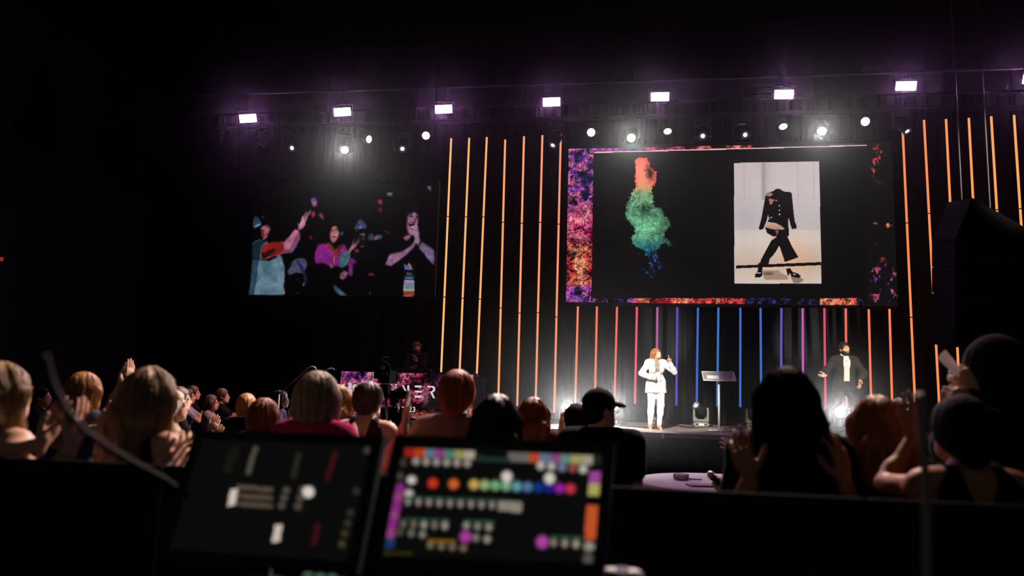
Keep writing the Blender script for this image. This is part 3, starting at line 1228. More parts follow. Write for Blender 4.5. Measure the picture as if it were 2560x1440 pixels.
RIGHT = [(2257, 330, 2289, 1037), (2310, 300, 2349, 1027), (2365, 298, 2401, 1020), (2422, 295, 2460, 1018), (2478, 291, 2522, 1017), (2535, 288, 2583, 1016)]
OR1, OR2, OR3, OR4 = 'f2aa5e', 'f29a68', 'f4875c', 'f58a4e'
UCOL = ['f0805c', 'ee7458', 'ea6a58', 'e4566c', 'b455a8', '5b48b8', '3c62b8', '3a6cb4', '3a66b2', '3c66b4', '6450b8', 'b85aa6', 'd44c66', 'e86a5a', 'f07850', 'f27e4c']
YT = 18.6


def tube(T, col, label, grp, tone):
    a, b = atY(T[0], T[1], YT), atY(T[2], T[3], YT)
    t = thing('light_tube', label, 'light tube', b, grp)
    d = nrm(a - b)
    L = np.linalg.norm(a - b)
    seg = 3 if L > 4 else 1
    c = hx(col)
    m = emit('tube_glow_' + col, c, 1.12)
    for k in range(seg):
        p, q = b + d * (L * k / seg + 0.004), b + d * (L * (k + 1) / seg - 0.004)
        MB().tube([p, q], 0.026, 10).build('glow_tube', m, t, True)
    for k in range(1, seg):
        p = b + d * (L * k / seg)
        j = MB().cyl(p - d * 0.012, p + d * 0.012, 0.0275, n=10)
        j.build('coupler', pbr('tube_coupler', hx('a8683c'), 0.4), t, True)
    for p, s_ in ((a, 1), (b, -1)):
        MB().cyl(p, p + d * s_ * 0.05, 0.028, 0.02, n=10).build('end_cap', M_BLACK, t, True)
    # backing channel that hangs the tube in front of the drape
    MB().tube([b + [0, 0.035, 0], a + [0, 0.035, 0]], 0.014, 6).build('channel', M_BLACK, t, True)
    if T[1] < 400:
        MB().tube([a + d * 0.05, [a[0], YT, ZC]], 0.004, 5).build('hanger_cable', M_CABLE, t)
    else:
        MB().tube([a + d * 0.05, a + d * 0.05 + [0, 0, 0.12], [a[0], 18.35, a[2] + 0.2]], 0.004, 5).build('hanger_cable', M_CABLE, t)
        w = MB()
        w.tube([b - d * 0.05, b + [0.02, 0.02, -0.14], b + [-0.03 + 0.07 * random.random(), 0.05, -0.30], [b[0] - 0.05 + 0.1 * random.random(), YT + 0.08, STAGE_Z + 0.005]], 0.0035, 5)
        w.build('tail_cable', M_CABLE, t)
    return t


ordn = ['first', 'second', 'third', 'fourth', 'fifth', 'sixth', 'seventh', 'eighth', 'ninth', 'tenth', 'eleventh', 'twelfth', 'thirteenth', 'fourteenth', 'fifteenth', 'sixteenth']
for i, T in enumerate(TUBES):
    tube(T, ['f6b46a', 'f6b068', 'f4aa66', 'f2a062', 'f49c6c', 'f4966a', 'f49068'][i], 'tall amber light tube, %s from the left of the seven between the two screens' % ordn[i], 'tall amber tubes between the two screens', i)
for i, T in enumerate(UNDER):
    nm = ['orange', 'orange', 'coral', 'rose', 'purple', 'violet', 'blue', 'blue', 'blue', 'blue', 'violet', 'purple', 'rose', 'coral', 'orange', 'orange'][i]
    tube(T, UCOL[i], 'short %s light tube, %s from the left in the row below the main screen' % (nm, ordn[i]), 'short colour changing tubes below the main screen', i)
for i, T in enumerate(RIGHT):
    tube(T, ['f4884e', 'f58a50', 'f69252', 'f69a56', 'f69e58', 'f6a25a'][i], 'tall orange light tube, %s from the left of the six beside the main screen' % ordn[i], 'tall orange tubes right of the main screen', i)

# ------------------------------------------------------------------ lighting truss
YTR = 15.6
zT = atY(1700, 293, YTR)[2]


tr_ = thing('lighting_bar', 'lower black pipe carrying the spot lights above the screens', 'lighting bar', (-0.3, YTR, zT))
for yy in (YTR - 0.15, YTR):
    MB().tube([(x_, yy, zT) for x_ in np.linspace(-9.5, 8.8, 110)], 0.025, 8).build('pipe', M_ALU, tr_, True)
for xx in np.linspace(-8.9, 8.2, 9):
    MB().tube([(xx, YTR - 0.15, zT), (xx, YTR, zT)], 0.02, 6).build('spacer', M_ALU, tr_, True)
    MB().tube([(xx, YTR - 0.07, zT), (xx, YTR - 0.07, ZC)], 0.006, 5).build('hanger_wire', M_BLACK, tr_)


YBL = 14.0
zB = 7.52
bar = thing('lighting_bar', 'upper black pipe carrying the row of violet wash lights', 'lighting bar', (0, YBL - 0.15, zB))
MB().tube([(x_, YBL - 0.15, zB) for x_ in np.linspace(-9.5, 10.4, 120)], 0.025, 8).build('pipe', M_BLACK, bar, True)
for xx in np.linspace(-8.5, 8.8, 7):
    MB().tube([(xx, YBL - 0.15, zB), (xx, YBL - 0.15, ZC)], 0.006, 5).build('hanger_wire', M_BLACK, bar)

# violet wash lights
BL = [(620, 296), (856, 280), (1109, 273), (1379, 255), (1650, 242), (1960, 236), (2265, 215), (2585, 198)]
M_BLIND = emit('violet_led_panel', (0.80, 0.34, 0.90), 480.0)
for i, (px, py) in enumerate(BL):
    p = atY(px, py, YBL - 0.25)
    t = thing('hanging_wash_light', 'glowing violet rectangular wash light, %s from the left in the row under the ceiling' % ordn[i], 'stage light', p, 'violet wash lights on the upper bar')
    ax = nrm(CAM + [0.5, 3.0, 0.4] - p)
    M = frame(ax, (1, 0, 0))
    MB().bbox(p - ax * 0.075, (0.37, 0.20, 0.14), 0.015, M).build('housing', M_BLACK, t)
    MB().bbox(p + ax * 0.002, (0.325, 0.155, 0.012), 0.005, M).build('led_panel', M_BLIND, t)
    yk = MB()
    for s_ in (-1, 1):
        q = p - ax * 0.075 + M[:, 0] * 0.2 * s_
        yk.tube([q, q + [0, 0, 0.15]], 0.012, 6)
    q1, q2 = p - ax * 0.075 + M[:, 0] * 0.2 + [0, 0, 0.15], p - ax * 0.075 - M[:, 0] * 0.2 + [0, 0, 0.15]
    yk.tube([q1, q2], 0.012, 6)
    yk.build('yoke', M_BLACK, t, True)
    mid = (q1 + q2) / 2
    MB().tube([mid, (mid[0], YBL - 0.15, zB)], 0.018, 6).build('clamp', M_ALU, t, True)


def moving_head(pos, up, aim, label, lens, grp=None, scale=1.0, lamp=None, name='spot_moving_head', panel=False, body=None, yaw=0.0):
    """up=+1 stands on the stage, -1 hangs from the truss; pos is the foot of the base; aim is a direction"""
    pos, aim = np.asarray(pos, float), nrm(aim)
    t = thing(name, label, 'stage light', pos, grp)
    body = body or M_BLACK
    U = np.array([0, 0, float(up)])
    k = scale
    xa = np.array([math.cos(yaw), math.sin(yaw), 0])
    M = np.stack([xa, np.cross(U, xa), U], 1)
    P = lambda x, y, z: pos + M @ (np.array([x, y, z]) * k)
    if up > 0:
        poly = [(-0.19, 0.05), (-0.14, 0.0), (0.14, 0.0), (0.19, 0.05), (0.15, 0.11), (-0.15, 0.11)]
        b = MB().prism([(x * k, z * k) for x, z in poly], P(0, -0.13, 0.005), M[:, 0], M[:, 2], M[:, 1] * 0.26 * k)
    else:
        b = MB().lathe(P(0, 0, 0.0), U, [(0.10 * k, 0), (0.17 * k, 0.02 * k), (0.18 * k, 0.06 * k), (0.10 * k, 0.085 * k)], 20)
    bo = b.build('base', body, t)
    if up > 0:
        q = np.cross(U, xa)
        sgn = -1 if q[1] > 0 else 1
        fr = M[:, 1] * sgn
        fc = P(0, 0.132 * sgn, 0.055)
        d = MB().bbox(fc, (0.12 * k, 0.05 * k, 0.006), 0.002, np.stack([xa, U, np.cross(xa, U)], 1)).build('display', pbr('fixture_display', hx('c8c2b4'), 0.3), t)
        for xx in (-0.10, 0.10):
            MB().cyl(P(xx, 0.128 * sgn, 0.055), P(xx, 0.136 * sgn, 0.055), 0.018 * k, n=10).build('control_knob', M_BLACKP, t, True)
    else:
        for xx in (-0.07, 0.07):
            c = MB()
            c.box(P(xx, 0, -0.05), (0.035 * k, 0.06 * k, 0.10 * k), M)
            c.box(P(xx, 0, -0.10), (0.05 * k, 0.08 * k, 0.02 * k), M)
            c.build('hook_clamp', M_ALU, t)
    z0 = 0.125 if up > 0 else 0.09
    yoke = MB()
    yoke.prism([(x * k, z * k) for x, z in [(-0.18, z0), (0.18, z0), (0.18, z0 + 0.30), (0.135, z0 + 0.33), (0.135, z0 + 0.11), (0.07, z0 + 0.05), (-0.07, z0 + 0.05), (-0.135, z0 + 0.11), (-0.135, z0 + 0.33), (-0.18, z0 + 0.30)]], P(0, -0.055, 0), M[:, 0], M[:, 2], M[:, 1] * 0.11 * k)
    yoke.build('yoke', body, t)
    c = P(0, 0, z0 + 0.27)
    hd = MB()
    hd.lathe(c - aim * 0.17 * k, aim, [(0.05 * k, 0), (0.095 * k, 0.03 * k), (0.115 * k, 0.12 * k), (0.115 * k, 0.20 * k), (0.085 * k, 0.26 * k), (0.085 * k, 0.34 * k), (0.074 * k, 0.345 * k)], 20)
    hd.build('head', M_BLACKP, t, True)
    MB().lathe(c + aim * 0.165 * k, aim, [(0.09 * k, 0), (0.092 * k, 0.03 * k), (0.078 * k, 0.032 * k), (0.075 * k, 0.012 * k)], 20).build('lens_ring', M_GREYCASE, t, True)
    lc = c + aim * 0.178 * k
    if lens is L_HOT:
        MB().ell(lc, (0.070 * k, 0.070 * k, 0.018 * k), frame(aim), 16, 8).build('lens', lens, t, True)
    else:
        MB().ell(lc - aim * 0.008 * k, (0.074 * k, 0.074 * k, 0.012 * k), frame(aim), 16, 8).build('front_glass', M_GREYCASE, t, True)
        MB().ell(lc, (0.045 * k, 0.045 * k, 0.018 * k), frame(aim), 16, 8).build('lens', lens, t, True)
    if lamp:
        power, deg, colr, tgt = lamp
        spot('spot_lamp', lc + aim * 0.06 * k, tgt, power, deg, colr, 0.35, 0.05)
    return t, lc


def par_can(px, py, Y, aim, label, lens, grp, k=1.0):
    p = atY(px, py, Y)
    aim = nrm(aim)
    t = thing('hanging_par_can', label, 'stage light', p, grp)
    MB().lathe(p - aim * 0.2 * k, aim, [(0.05 * k, 0), (0.085 * k, 0.03 * k), (0.095 * k, 0.14 * k), (0.112 * k, 0.16 * k), (0.112 * k, 0.205 * k), (0.098 * k, 0.206 * k)], 20).build('can', M_BLACK, t, True)
    MB().ell(p + aim * 0.0, (0.093 * k, 0.093 * k, 0.016), frame(aim), 18, 8).build('lens', lens, t, True)
    sx = nrm(np.cross(aim, [0, 0, 1.0]))
    b = p - aim * 0.09 * k
    y = MB()
    top = b + np.array([0, 0, 0.20])
    y.tube([b + sx * 0.125 * k, top + sx * 0.125 * k, top - sx * 0.125 * k, b - sx * 0.125 * k], 0.009, 6)
    y.build('yoke', M_BLACK, t, True)
    for s_ in (-1, 1):
        MB().cyl(b + sx * 0.10 * k * s_, b + sx * 0.15 * k * s_, 0.02, n=8).build('pivot_knob', M_BLACK, t, True)
    MB().tube([top, (top[0], YTR - 0.15, max(zT, top[2] + 0.03))], 0.016, 6).build('clamp', M_ALU, t, True)
    return t, p


TOCAM = CAM - np.array([1.0, YTR, 7.5])
L_HOT = emit('lens_blazing', (0.95, 0.97, 1.0), 90.0)
L_WHITE = emit('lens_white', (1.0, 0.90, 0.84), 6.0)
L_SOFT = emit('lens_soft', (1.0, 0.93, 0.90), 1.3)
L_BLUE = emit('lens_cool', (0.72, 0.74, 1.0), 3.0)
L_DIM = emit('lens_dim', (0.55, 0.55, 0.62), 0.5)
AUD = np.array([0.3, 2.0, 1.3])


def hung(px, py, Y=YTR, z=None):
    """foot of a hanging base so that its lens lands near the picture point"""
    p = atY(px, py, Y)
    return p


def star(px, py, label, i, power=480, col=(1, 0.97, 0.93)):
    c = atY(px, py, YTR - 0.05)
    aim = nrm(AUD - c)
    lcoff = (aim * 0.178 + np.array([0, 0, -0.36])) * 1.12
    pos = c - lcoff
    t, lc = moving_head(pos, -1, aim, label, L_HOT, 'blazing spots on the lower bar', lamp=(power, 70, col, AUD), scale=1.12)
    MB().tube([pos + [0, 0, 0.0], (pos[0], YTR, zT)], 0.02, 6).build('drop_pole', M_ALU, t)


star(862, 375, 'blazing white spot light above the left screen, aimed at the audience', 0)
star(1578, 345, 'blazing white spot light above the upper left corner of the main screen', 1)
star(2055, 328, 'blazing white spot light above the upper right part of the main screen', 2)
# hanging moving heads with a lens pointing another way
for px, py, aim, lens, lab in ((730, 370, (-0.1, -1, -0.45), L_BLUE, 'moving head with lit metal arms hanging above the left screen corner'),
                               (1757, 340, (-0.15, -1, -0.5), L_BLUE, 'black moving head above the main screen, left one of the close pair'),
                               (1863, 337, (0.2, -1, -0.45), L_BLUE, 'black moving head above the main screen, right one of the close pair'),
                               (1382, 363, (-0.35, -0.6, -1.0), L_BLUE, 'violet lit moving head tilted down between the screens'),
                               (2268, 328, (0.45, -0.5, -1.0), L_BLUE, 'violet lit moving head tilted down beside the right end of the main screen'),
                               (1006, 372, (0.35, -0.9, -0.6), L_BLUE, 'small moving head with a cool lens right of the blazing spot over the left screen'),
                               (655, 362, (-0.6, 0.3, -1.0), L_DIM, 'unlit violet edged moving head at the far left of the rig')):
    c = atY(px, py, YTR - 0.05)
    aim = nrm(aim)
    pos = c - (aim * 0.178 + np.array([0, 0, -0.36]))
    t, lc = moving_head(pos, -1, aim, lab, lens, 'moving heads on the lower bar')
    MB().tube([pos, (pos[0], YTR, zT)], 0.02, 6).build('drop_pole', M_ALU, t)
for px, py, aim, lens, lab in ((1065, 339, (0.1, -1, -0.45), L_WHITE, 'round white par light at the top of the tall amber tubes'),
                               (1478, 331, (-0.1, -1, -0.4), L_WHITE, 'round white par light above the left end of the main screen'),
                               (1669, 328, (0.05, -0.6, -1), L_SOFT, 'small par light tilted down between blazing spot and close pair'),
                               (1958, 316, (0.05, -0.6, -1), L_SOFT, 'small par light with violet back left of the right blazing spot'),
                               (2163, 304, (0.0, -1, -0.4), L_WHITE, 'round white par light right of the right blazing spot'),
                               (922, 348, (0.9, -0.45, -0.3), L_SOFT, 'par light seen edge on beside the left blazing spot')):
    par_can(px, py, YTR - 0.1, aim, lab, lens, 'par lights on the lower bar')
t = thing('hanging_profile_light', 'narrow violet lit profile spot hanging left of the first amber tube', 'stage light', atY(990, 352, YTR), None)
p = atY(990, 352, YTR)
MB().bbox(p, (0.14, 0.16, 0.26), 0.02).build('body', M_BLACK, t)
MB().lathe(p + [0, 0, -0.13], (0, 0, -1), [(0.06, 0), (0.06, 0.1), (0.05, 0.1)], 14).build('barrel', M_BLACK, t, True)
MB().tube([p + [0, 0, 0.13], (p[0], YTR, zT)], 0.016, 6).build('clamp', M_ALU, t)

# moving heads on the stage floor
for px, py, lab, Yf in ((1420, 1018, 'blazing floor light at the left end of the stage, below the orange tubes', 17.4), (1537, 1018, 'blazing floor light on the stage left of the speaker in white', 17.4), (2100, 1031, 'blazing floor light on the stage in front of the speaker in the dark jacket', 14.92)):
    c = atY(px, py, Yf)
    k = 0.85 if Yf > 15 else 0.62
    aim = nrm(CAM + [0.2, 0, 0.2] - c)
    pos = np.array([c[0], c[1], STAGE_Z])
    pos[:2] -= aim[:2] * 0.178 * k
    z0 = (c[2] - STAGE_Z) / 0.395
    moving_head(pos, 1, aim, lab, L_HOT, 'blazing floor lights on the stage', scale=z0, body=M_BLACK, lamp=(1100, 60, (1, 0.98, 0.96), AUD))
for px, py, aim, lab in ((1752, 1062, (-0.9, -0.75, 0.75), 'grey moving head on the stage left of the lectern, beam up to the left'), (1884, 1066, (0.85, -0.75, 1.0), 'grey moving head on the stage right of the lectern, beam up to the right'), (1652, 1062, (0.1, -0.5, 1.0), 'grey moving head on the stage behind the speaker in white')):
    p = atY(px, py, 17.75)
    p[2] = STAGE_Z
    t, lc = moving_head(p, 1, aim, lab, L_BLUE, 'grey moving heads on the stage floor', scale=0.98, body=M_GREYCASE)
    if px != 1652:
        bd = atY(1672, 850, 19.3) - lc if px == 1752 else atY(2010, 830, 19.3) - lc
        spot('beam_lamp', lc + nrm(aim) * 0.05, lc + nrm(aim) * 0.05 + bd, 1100, 36, (0.95, 0.95, 1.0), 1.0, 0.04)
# cables lying on the deck
for k, pts in enumerate(([(1490, 1062), (1560, 1066), (1640, 1069), (1690, 1064), (1745, 1068)], [(1700, 1067), (1730, 1070), (1780, 1066), (1840, 1071), (1875, 1069)], [(2020, 1070), (2050, 1078), (2075, 1072), (2090, 1079)])):
    q = [atZ(px, py, STAGE_Z + 0.008) for px, py in pts]
    q = [np.array([v[0], min(max(v[1], SF + 0.3), 18.4), v[2]]) for v in q]
    fine = []
    for a, b in zip(q[:-1], q[1:]):
        for tt in np.linspace(0, 1, 6)[:-1]:
            fine.append(a * (1 - tt) + b * tt + np.array([0, 0.06 * math.sin(tt * 6.28 + k), 0]))
    tag(MB().tube(fine, 0.008, 5).build('stage_cable', M_CABLE, None), ['black cable behind the speaker in white on the deck', 'black cable running past the lectern foot on the deck', 'black cable by the feet of the speaker in the dark jacket'][k], 'cable', 'cables on the stage deck')

# lectern
lp = atY(1798, 1077, 16.2)
lp[2] = STAGE_Z
lec = thing('lectern', 'clear acrylic lectern on a white pole between the two speakers', 'lectern', lp)
MB().tube([lp + [0, 0, 0.02], lp + [0, 0, 1.06]], 0.024, 12).build('pole', M_WHITEMETAL, lec, True)
for a in (0.18, math.pi / 2 + 0.18):
    d = np.array([math.cos(a), math.sin(a), 0])
    MB().bbox(lp + [0, 0, 0.012], (0.44, 0.05, 0.02), 0.004, frame((0, 0, 1), d)).build('foot_bar', M_WHITEMETAL, lec)
ACR = pbr('clear_acrylic', (0.85, 0.85, 0.87), 0.12, spec=0.5, trans=0.75, ior=1.2)
tl = nrm((0, 0.5, 1.0))
tx = np.array([1.0, 0, 0])
ty = np.cross([0, -0.5, 1.0], [1, 0, 0])
Mt = np.stack([tx, nrm(np.array([0, 1.0, 0.55])), nrm(np.cross(tx, [0, 1.0, 0.55]))], 1)
tc_ = lp + [0, 0.0, 1.13]
MB().bbox(tc_, (0.66, 0.38, 0.014), 0.003, Mt).build('reading_plate', ACR, lec)
ed = MB()
for y in (-0.19, 0.19):
    ed.box(tc_ + Mt @ np.array([0, y, 0.004]), (0.66, 0.012, 0.022), Mt)
for x in (-0.33, 0.33):
    ed.box(tc_ + Mt @ np.array([x, 0, 0.004]), (0.012, 0.38, 0.022), Mt)
ed.build('plate_rim', pbr('acrylic_rim', hx('d8d0cc'), 0.25, spec=0.5), lec)
MB().box(lp + [0, 0, 1.075], (0.14, 0.14, 0.02)).build('plate_bracket', M_WHITEMETAL, lec)
tag(MB().bbox(tc_ + Mt @ np.array([-0.13, -0.10, 0.03]), (0.24, 0.14, 0.012), 0.002, Mt).build('notes_sheet', pbr('paper_white', hx('d8d2cc'), 0.7), None), 'white notes lying on the lectern plate', 'paper')
tag(MB().lathe(tc_ + Mt @ np.array([0.24, 0.05, 0.012]), Mt[:, 2], [(0.03, 0), (0.034, 0.002), (0.036, 0.09), (0.03, 0.088), (0.028, 0.01)], 14).build('drinking_glass', pbr('tumbler_glass', (0.9, 0.9, 0.9), 0.05, trans=0.8, ior=1.3), None, True), 'small clear glass at the right end of the lectern plate', 'glass')

# ceiling fittings
p = atZ(1906, 226, ZC)
vt = thing('ceiling_vent', 'dark square air vent on the ceiling left of a violet wash light', 'vent', (p[0], p[1], ZC))
fr_ = MB()
for a, b in (((-0.45, -0.45), (0.45, -0.45)), ((0.45, -0.45), (0.45, 0.45)), ((0.45, 0.45), (-0.45, 0.45)), ((-0.45, 0.45), (-0.45, -0.45))):
    fr_.tube([(p[0] + a[0], p[1] + a[1], ZC - 0.02), (p[0] + b[0], p[1] + b[1], ZC - 0.02)], 0.025, 6)
fr_.build('vent_frame', pbr('vent_grey', hx('5a5a5c'), 0.5), vt)
for k in range(5):
    MB().box((p[0], p[1] - 0.3 + 0.15 * k, ZC - 0.02), (0.84, 0.05, 0.02), np.array(Matrix.Rotation(0.5, 3, 'X'))).build('louvre', M_BLACK, vt)
p = atZ(2172, 170, ZC)
dt = thing('smoke_detector', 'small round smoke detector on the black ceiling', 'detector', (p[0], p[1], ZC))
MB().lathe((p[0], p[1], ZC), (0, 0, -1), [(0.16, 0), (0.16, 0.03), (0.10, 0.06), (0.05, 0.065)], 20).build('dome', pbr('vent_grey', hx('5a5a5c'), 0.5), dt, True)

# exit sign on the left wall
pe = atX(2, 648, XL + 0.06)
ex_ = thing('exit_sign', 'small red lit exit sign on the left wall', 'sign', pe)
h_ = 0.115
MB().box(pe + [-0.02, 0.006, 0.0], (0.06, 0.26, 0.17)).build('sign_box', M_BLACKP, ex_)
text_mesh('lettering', 'EXIT', emit('exit_red', hx('e0403a'), 1.2), pe + [0.0125, -0.058, -0.038], (0, 0.5, 0), (0, 0, 1), 0.078, ex_, bold=0.01)
# ------------------------------------------------------------------ main screen
YS = 17.9
EX, EZ = np.array([1.0, 0, 0]), np.array([0, 0, 1.0])


def nebula(X, Y, seed, sc_=1.0):
    """powder burst picture: returns brightness and a colour field"""
    w = fbm(X / 60 / sc_, Y / 60 / sc_, seed)
    a = fbm(X / 26 / sc_ + w * 2, Y / 26 / sc_, seed + 3)
    b = fbm(X / 6 / sc_, Y / 6 / sc_, seed + 7, 4)
    c = vnoise(X / 2.1 / sc_, Y / 2.1 / sc_, seed + 11)
    return w, a, b, c


def powder(X, Y, stops, seed, dens=0.0, speck=0.86, sc_=1.0):
    w, a, b, c = nebula(X, Y, seed, sc_)
    col = pal(np.clip((a - 0.25) / 0.5, 0, 1), stops)
    br = np.clip((0.5 * a + 0.5 * b - 0.40 + dens) * 6.5, 0, 1)
    grain = np.clip(0.72 + 0.9 * (c - 0.5) + 1.5 * (b - 0.5), 0.05, 1.3)
    im = col * (br * grain)[..., None]
    sp = (vnoise(X / 1.7 / sc_, Y / 1.7 / sc_, seed + 20) > speck) & (a > 0.42)
    im = np.where(sp[..., None], im * 0.35 + np.array([1.0, 0.8, 0.85]) * 0.62, im)
    return np.clip(im, 0, 1)


COOL = [(0, (.05, .05, .22)), (.3, (.30, .16, .55)), (.5, (.75, .25, .62)), (.7, (.92, .42, .62)), (1, (1, .75, .80))]
PINK = [(0, (.35, .05, .25)), (.35, (.78, .18, .42)), (.65, (.93, .38, .52)), (1, (1, .62, .66))]
FIRE = [(0, (.30, .04, .08)), (.35, (.82, .18, .22)), (.65, (.96, .42, .30)), (1, (1, .62, .45))]
VIO = [(0, (.06, .05, .25)), (.4, (.38, .18, .62)), (.7, (.72, .28, .68)), (1, (.95, .5, .72))]


def blend(A, B, t):
    return A * (1 - t[..., None]) + B * t[..., None]


cTL, cBR = atY(1420, 369, YS), atY(2245, 757, YS)
x0, x1 = -1.372, cBR[0]
z0, z1 = atY(1413, 755, YS)[2], atY(1424, 372, YS)[2]
W_, H_ = x1 - x0, z1 - z0
msc = thing('main_screen', 'large LED screen showing a coloured powder cloud and a seated fashion photo', 'screen', (x0, YS, z0))
P, PX, PY = panel_grid(np.array([x0, YS, z0]), EX, EZ, W_, H_, 780, 364)
r = Ras(PX, PY, (0.045, 0.043, 0.042))
# border picture
t1 = np.clip((PY - 500) / 45, 0, 1)
t2 = np.clip((PY - 590) / 30, 0, 1)
t3 = np.clip((PY - 706) / 14, 0, 1)
brd = blend(powder(PX, PY, COOL, 3, 0.10, 0.78), powder(PX, PY, PINK, 5, 0.14, 0.82), t1)
brd = blend(brd, powder(PX, PY, FIRE, 8, 0.04), t2)
brd = blend(brd, powder(PX, PY, VIO, 12, 0.06), t3)
left = PX < 1484 - (PY - 381) * 0.0165
hole = fbm(PX / 30, PY / 22, 77)
brd = brd * np.clip(1 - np.clip((hole - 0.55) * 6, 0, 1) * ((PY > 490) & (PY < 520) | (PY > 596) & (PY < 650)), 0, 1)[..., None]
r.im[left] = brd[left]
# top strip
topm = (PY < 381 - (PX - 1485) * 0.0264) & (PX > 1478)
tp = blend(powder(PX, PY, VIO, 31, 0.1), powder(PX, PY, PINK, 33, 0.1), np.clip((PX - 1580) / 60, 0, 1))
tp = blend(tp, powder(PX, PY, FIRE, 35, 0.02), np.clip((PX - 1730) / 60, 0, 1))
fade = np.clip((PX - 1900) / 8, 0, 1)
dk = np.clip(0.25 * fbm(PX / 40, PY / 10, 41) - 0.02, 0, 1)
tp = blend(tp, np.stack([dk * .5, dk * .5, dk * 1.4], -1) + 0.03, fade)
r.im[topm] = tp[topm]
# bottom strip
botm = (PY > 745.5) & (PX > 1478) & (PX < 2160)
bt = blend(powder(PX, PY, VIO, 51, -0.02), powder(PX, PY, FIRE, 53, 0.22), np.clip((PX - 1575) / 30, 0, 1))
dk2 = np.clip(fbm(PX / 9, PY / 6, 55) - 0.45, 0, 1) * 1.0
blu = np.stack([dk2 * .5, dk2 * .55, dk2 * 1.4], -1) + 0.04
bt = blend(bt, blu, ((PX > 1862) & (PX < 2050) | (PX > 2142)).astype(float))
r.im[botm] = bt[botm]
# right margin: scattered sparks on black
rm = PX > 2163
sp = powder(PX, PY, FIRE, 61, 0.0, 0.93)
lump = np.zeros(PX.shape)
for cx, cy_, sx, sy, am in ((2193, 378, 12, 26, 1.1), (2187, 405, 12, 14, .8), (2182, 432, 9, 12, .9), (2196, 452, 12, 12, .45), (2224, 564, 14, 5, 1.3), (2192, 559, 8, 4, .7), (2190, 602, 10, 8, .5), (2206, 650, 8, 7, .9)):
    lump = np.maximum(lump, am * np.exp(-((PX - cx) / sx) ** 2 - ((PY - cy_) / sy) ** 2))
lump2 = np.clip(1.3 * np.exp(-((PX - 2210) / 34) ** 4 - ((PY - 708) / 46) ** 4), 0, 1)
spk = np.clip((fbm(PX / 7, PY / 7, 71) - 0.62 + lump * 0.30) * 7, 0, 1) * np.clip(lump * 1.6, 0, 1)
r.im = np.where(rm[..., None], 0.055 + sp * spk[..., None], r.im)
sv = powder(PX, PY, [(0, (.25, .1, .45)), (.5, (.75, .3, .72)), (.75, (.9, .3, .4)), (1, (1, .75, .9))], 81, 0.02, 0.84)
dens2 = np.clip((fbm(PX / 14, PY / 14, 83) - 0.44) * 7, 0, 1) * lump2
r.im = np.where(rm[..., None] & (PY > 640)[..., None], np.maximum(r.im, sv * dens2[..., None]), r.im)
# bright hairline under the top strip
r.line([(1485, 381.3), (2167, 363.3)], 2.4, (0.96, 0.76, 0.74))

# powder column
XX = PX + (fbm(PX / 16, PY / 16, 91) - 0.5) * 16 + (fbm(PX / 5, PY / 5, 92) - 0.5) * 10
YY = PY + (fbm(PX / 16, PY / 16, 93) - 0.5) * 16 + (fbm(PX / 5, PY / 5, 94) - 0.5) * 10
rr2 = Ras(XX, YY)
body = rr2.mask([(1588, 396), (1604, 390), (1620, 404), (1630, 421), (1640, 432), (1637, 450), (1630, 470), (1628, 478), (1632, 490), (1634, 505), (1628, 516), (1632, 520), (1650, 524), (1662, 540), (1676, 560), (1668, 572), (1662, 585), (1658, 592), (1672, 598), (1681, 612), (1683, 622), (1674, 612), (1660, 603), (1652, 608), (1646, 620), (1636, 628), (1640, 640), (1650, 632), (1655, 640), (1646, 655), (1656, 662), (1664, 668), (1650, 672), (1642, 680), (1636, 694), (1620, 698), (1612, 686), (1600, 680), (1596, 674), (1606, 666), (1618, 668), (1620, 652), (1614, 636), (1606, 622), (1590, 612), (1580, 600), (1585, 590), (1588, 572), (1576, 556), (1566, 536), (1570, 510), (1576, 490), (1586, 478), (1590, 466), (1588, 440)])
def blur(m, k):
    m = np.asarray(m, float)
    w = np.exp(-np.arange(-3 * k, 3 * k + 1) ** 2 / (2.0 * k * k))
    w /= w.sum()
    for ax in (0, 1):
        m = sum(np.roll(m, i - 3 * k, ax) * w[i] for i in range(len(w)))
    return m


nf = fbm(PX / 2.6, PY / 2.6, 195, 3)
bm_ = blur(body, 3)
body = ((bm_ + (nf - 0.5) * 1.5) > 0.46) & (bm_ > 0.04)
hole1 = np.exp(-((XX - 1624) / 8) ** 2 - ((YY - 434) / 16) ** 2)
hole2 = np.exp(-((XX - 1616) / 18) ** 2 - ((YY - 525) / 18) ** 2)
fine = fbm(PX / 3.5, PY / 3.5, 95, 4)
mid = fbm(PX / 11, PY / 11, 96, 4)
colr = pal(PY, [(390, (.98, .40, .34)), (420, (.99, .55, .46)), (455, (.97, .58, .44)), (472, (.80, .62, .42)), (486, (.52, .70, .52)), (540, (.40, .66, .50)), (590, (.38, .62, .48)), (618, (.16, .45, .45)), (640, (.14, .33, .55)), (690, (.13, .24, .50))])
edge_red = np.clip((np.abs(XX - 1606 - (YY - 430) * 0.1) - 12) / 12, 0, 1) * (PY < 470)
colr = blend(colr, np.ones(PX.shape + (3,)) * np.array([.88, .26, .24]), np.clip(edge_red, 0, 1) * 0.6)
low = np.clip((PY - 620) / 25, 0, 1)
shade = 0.16 + 1.45 * (0.55 * fine + 0.45 * mid) - 0.50 * hole2 - 0.35 * np.clip((XX - 1640) / 30, 0, 1)
core = np.exp(-((PX - 1612) / 20) ** 2 - ((PY - 575) / 30) ** 2) * 0.25
shade = shade + core
shade = np.where(PY < 475, 1.0, shade)
br_ = shade * (1 - 0.85 * hole1 * (PY < 470)) * (1 - low * np.clip((0.66 - 0.5 * mid - 0.5 * fine) * 5.5, 0, 0.95))
r.im = np.where(body[..., None], np.clip(colr * br_[..., None], 0.05, 1), r.im)
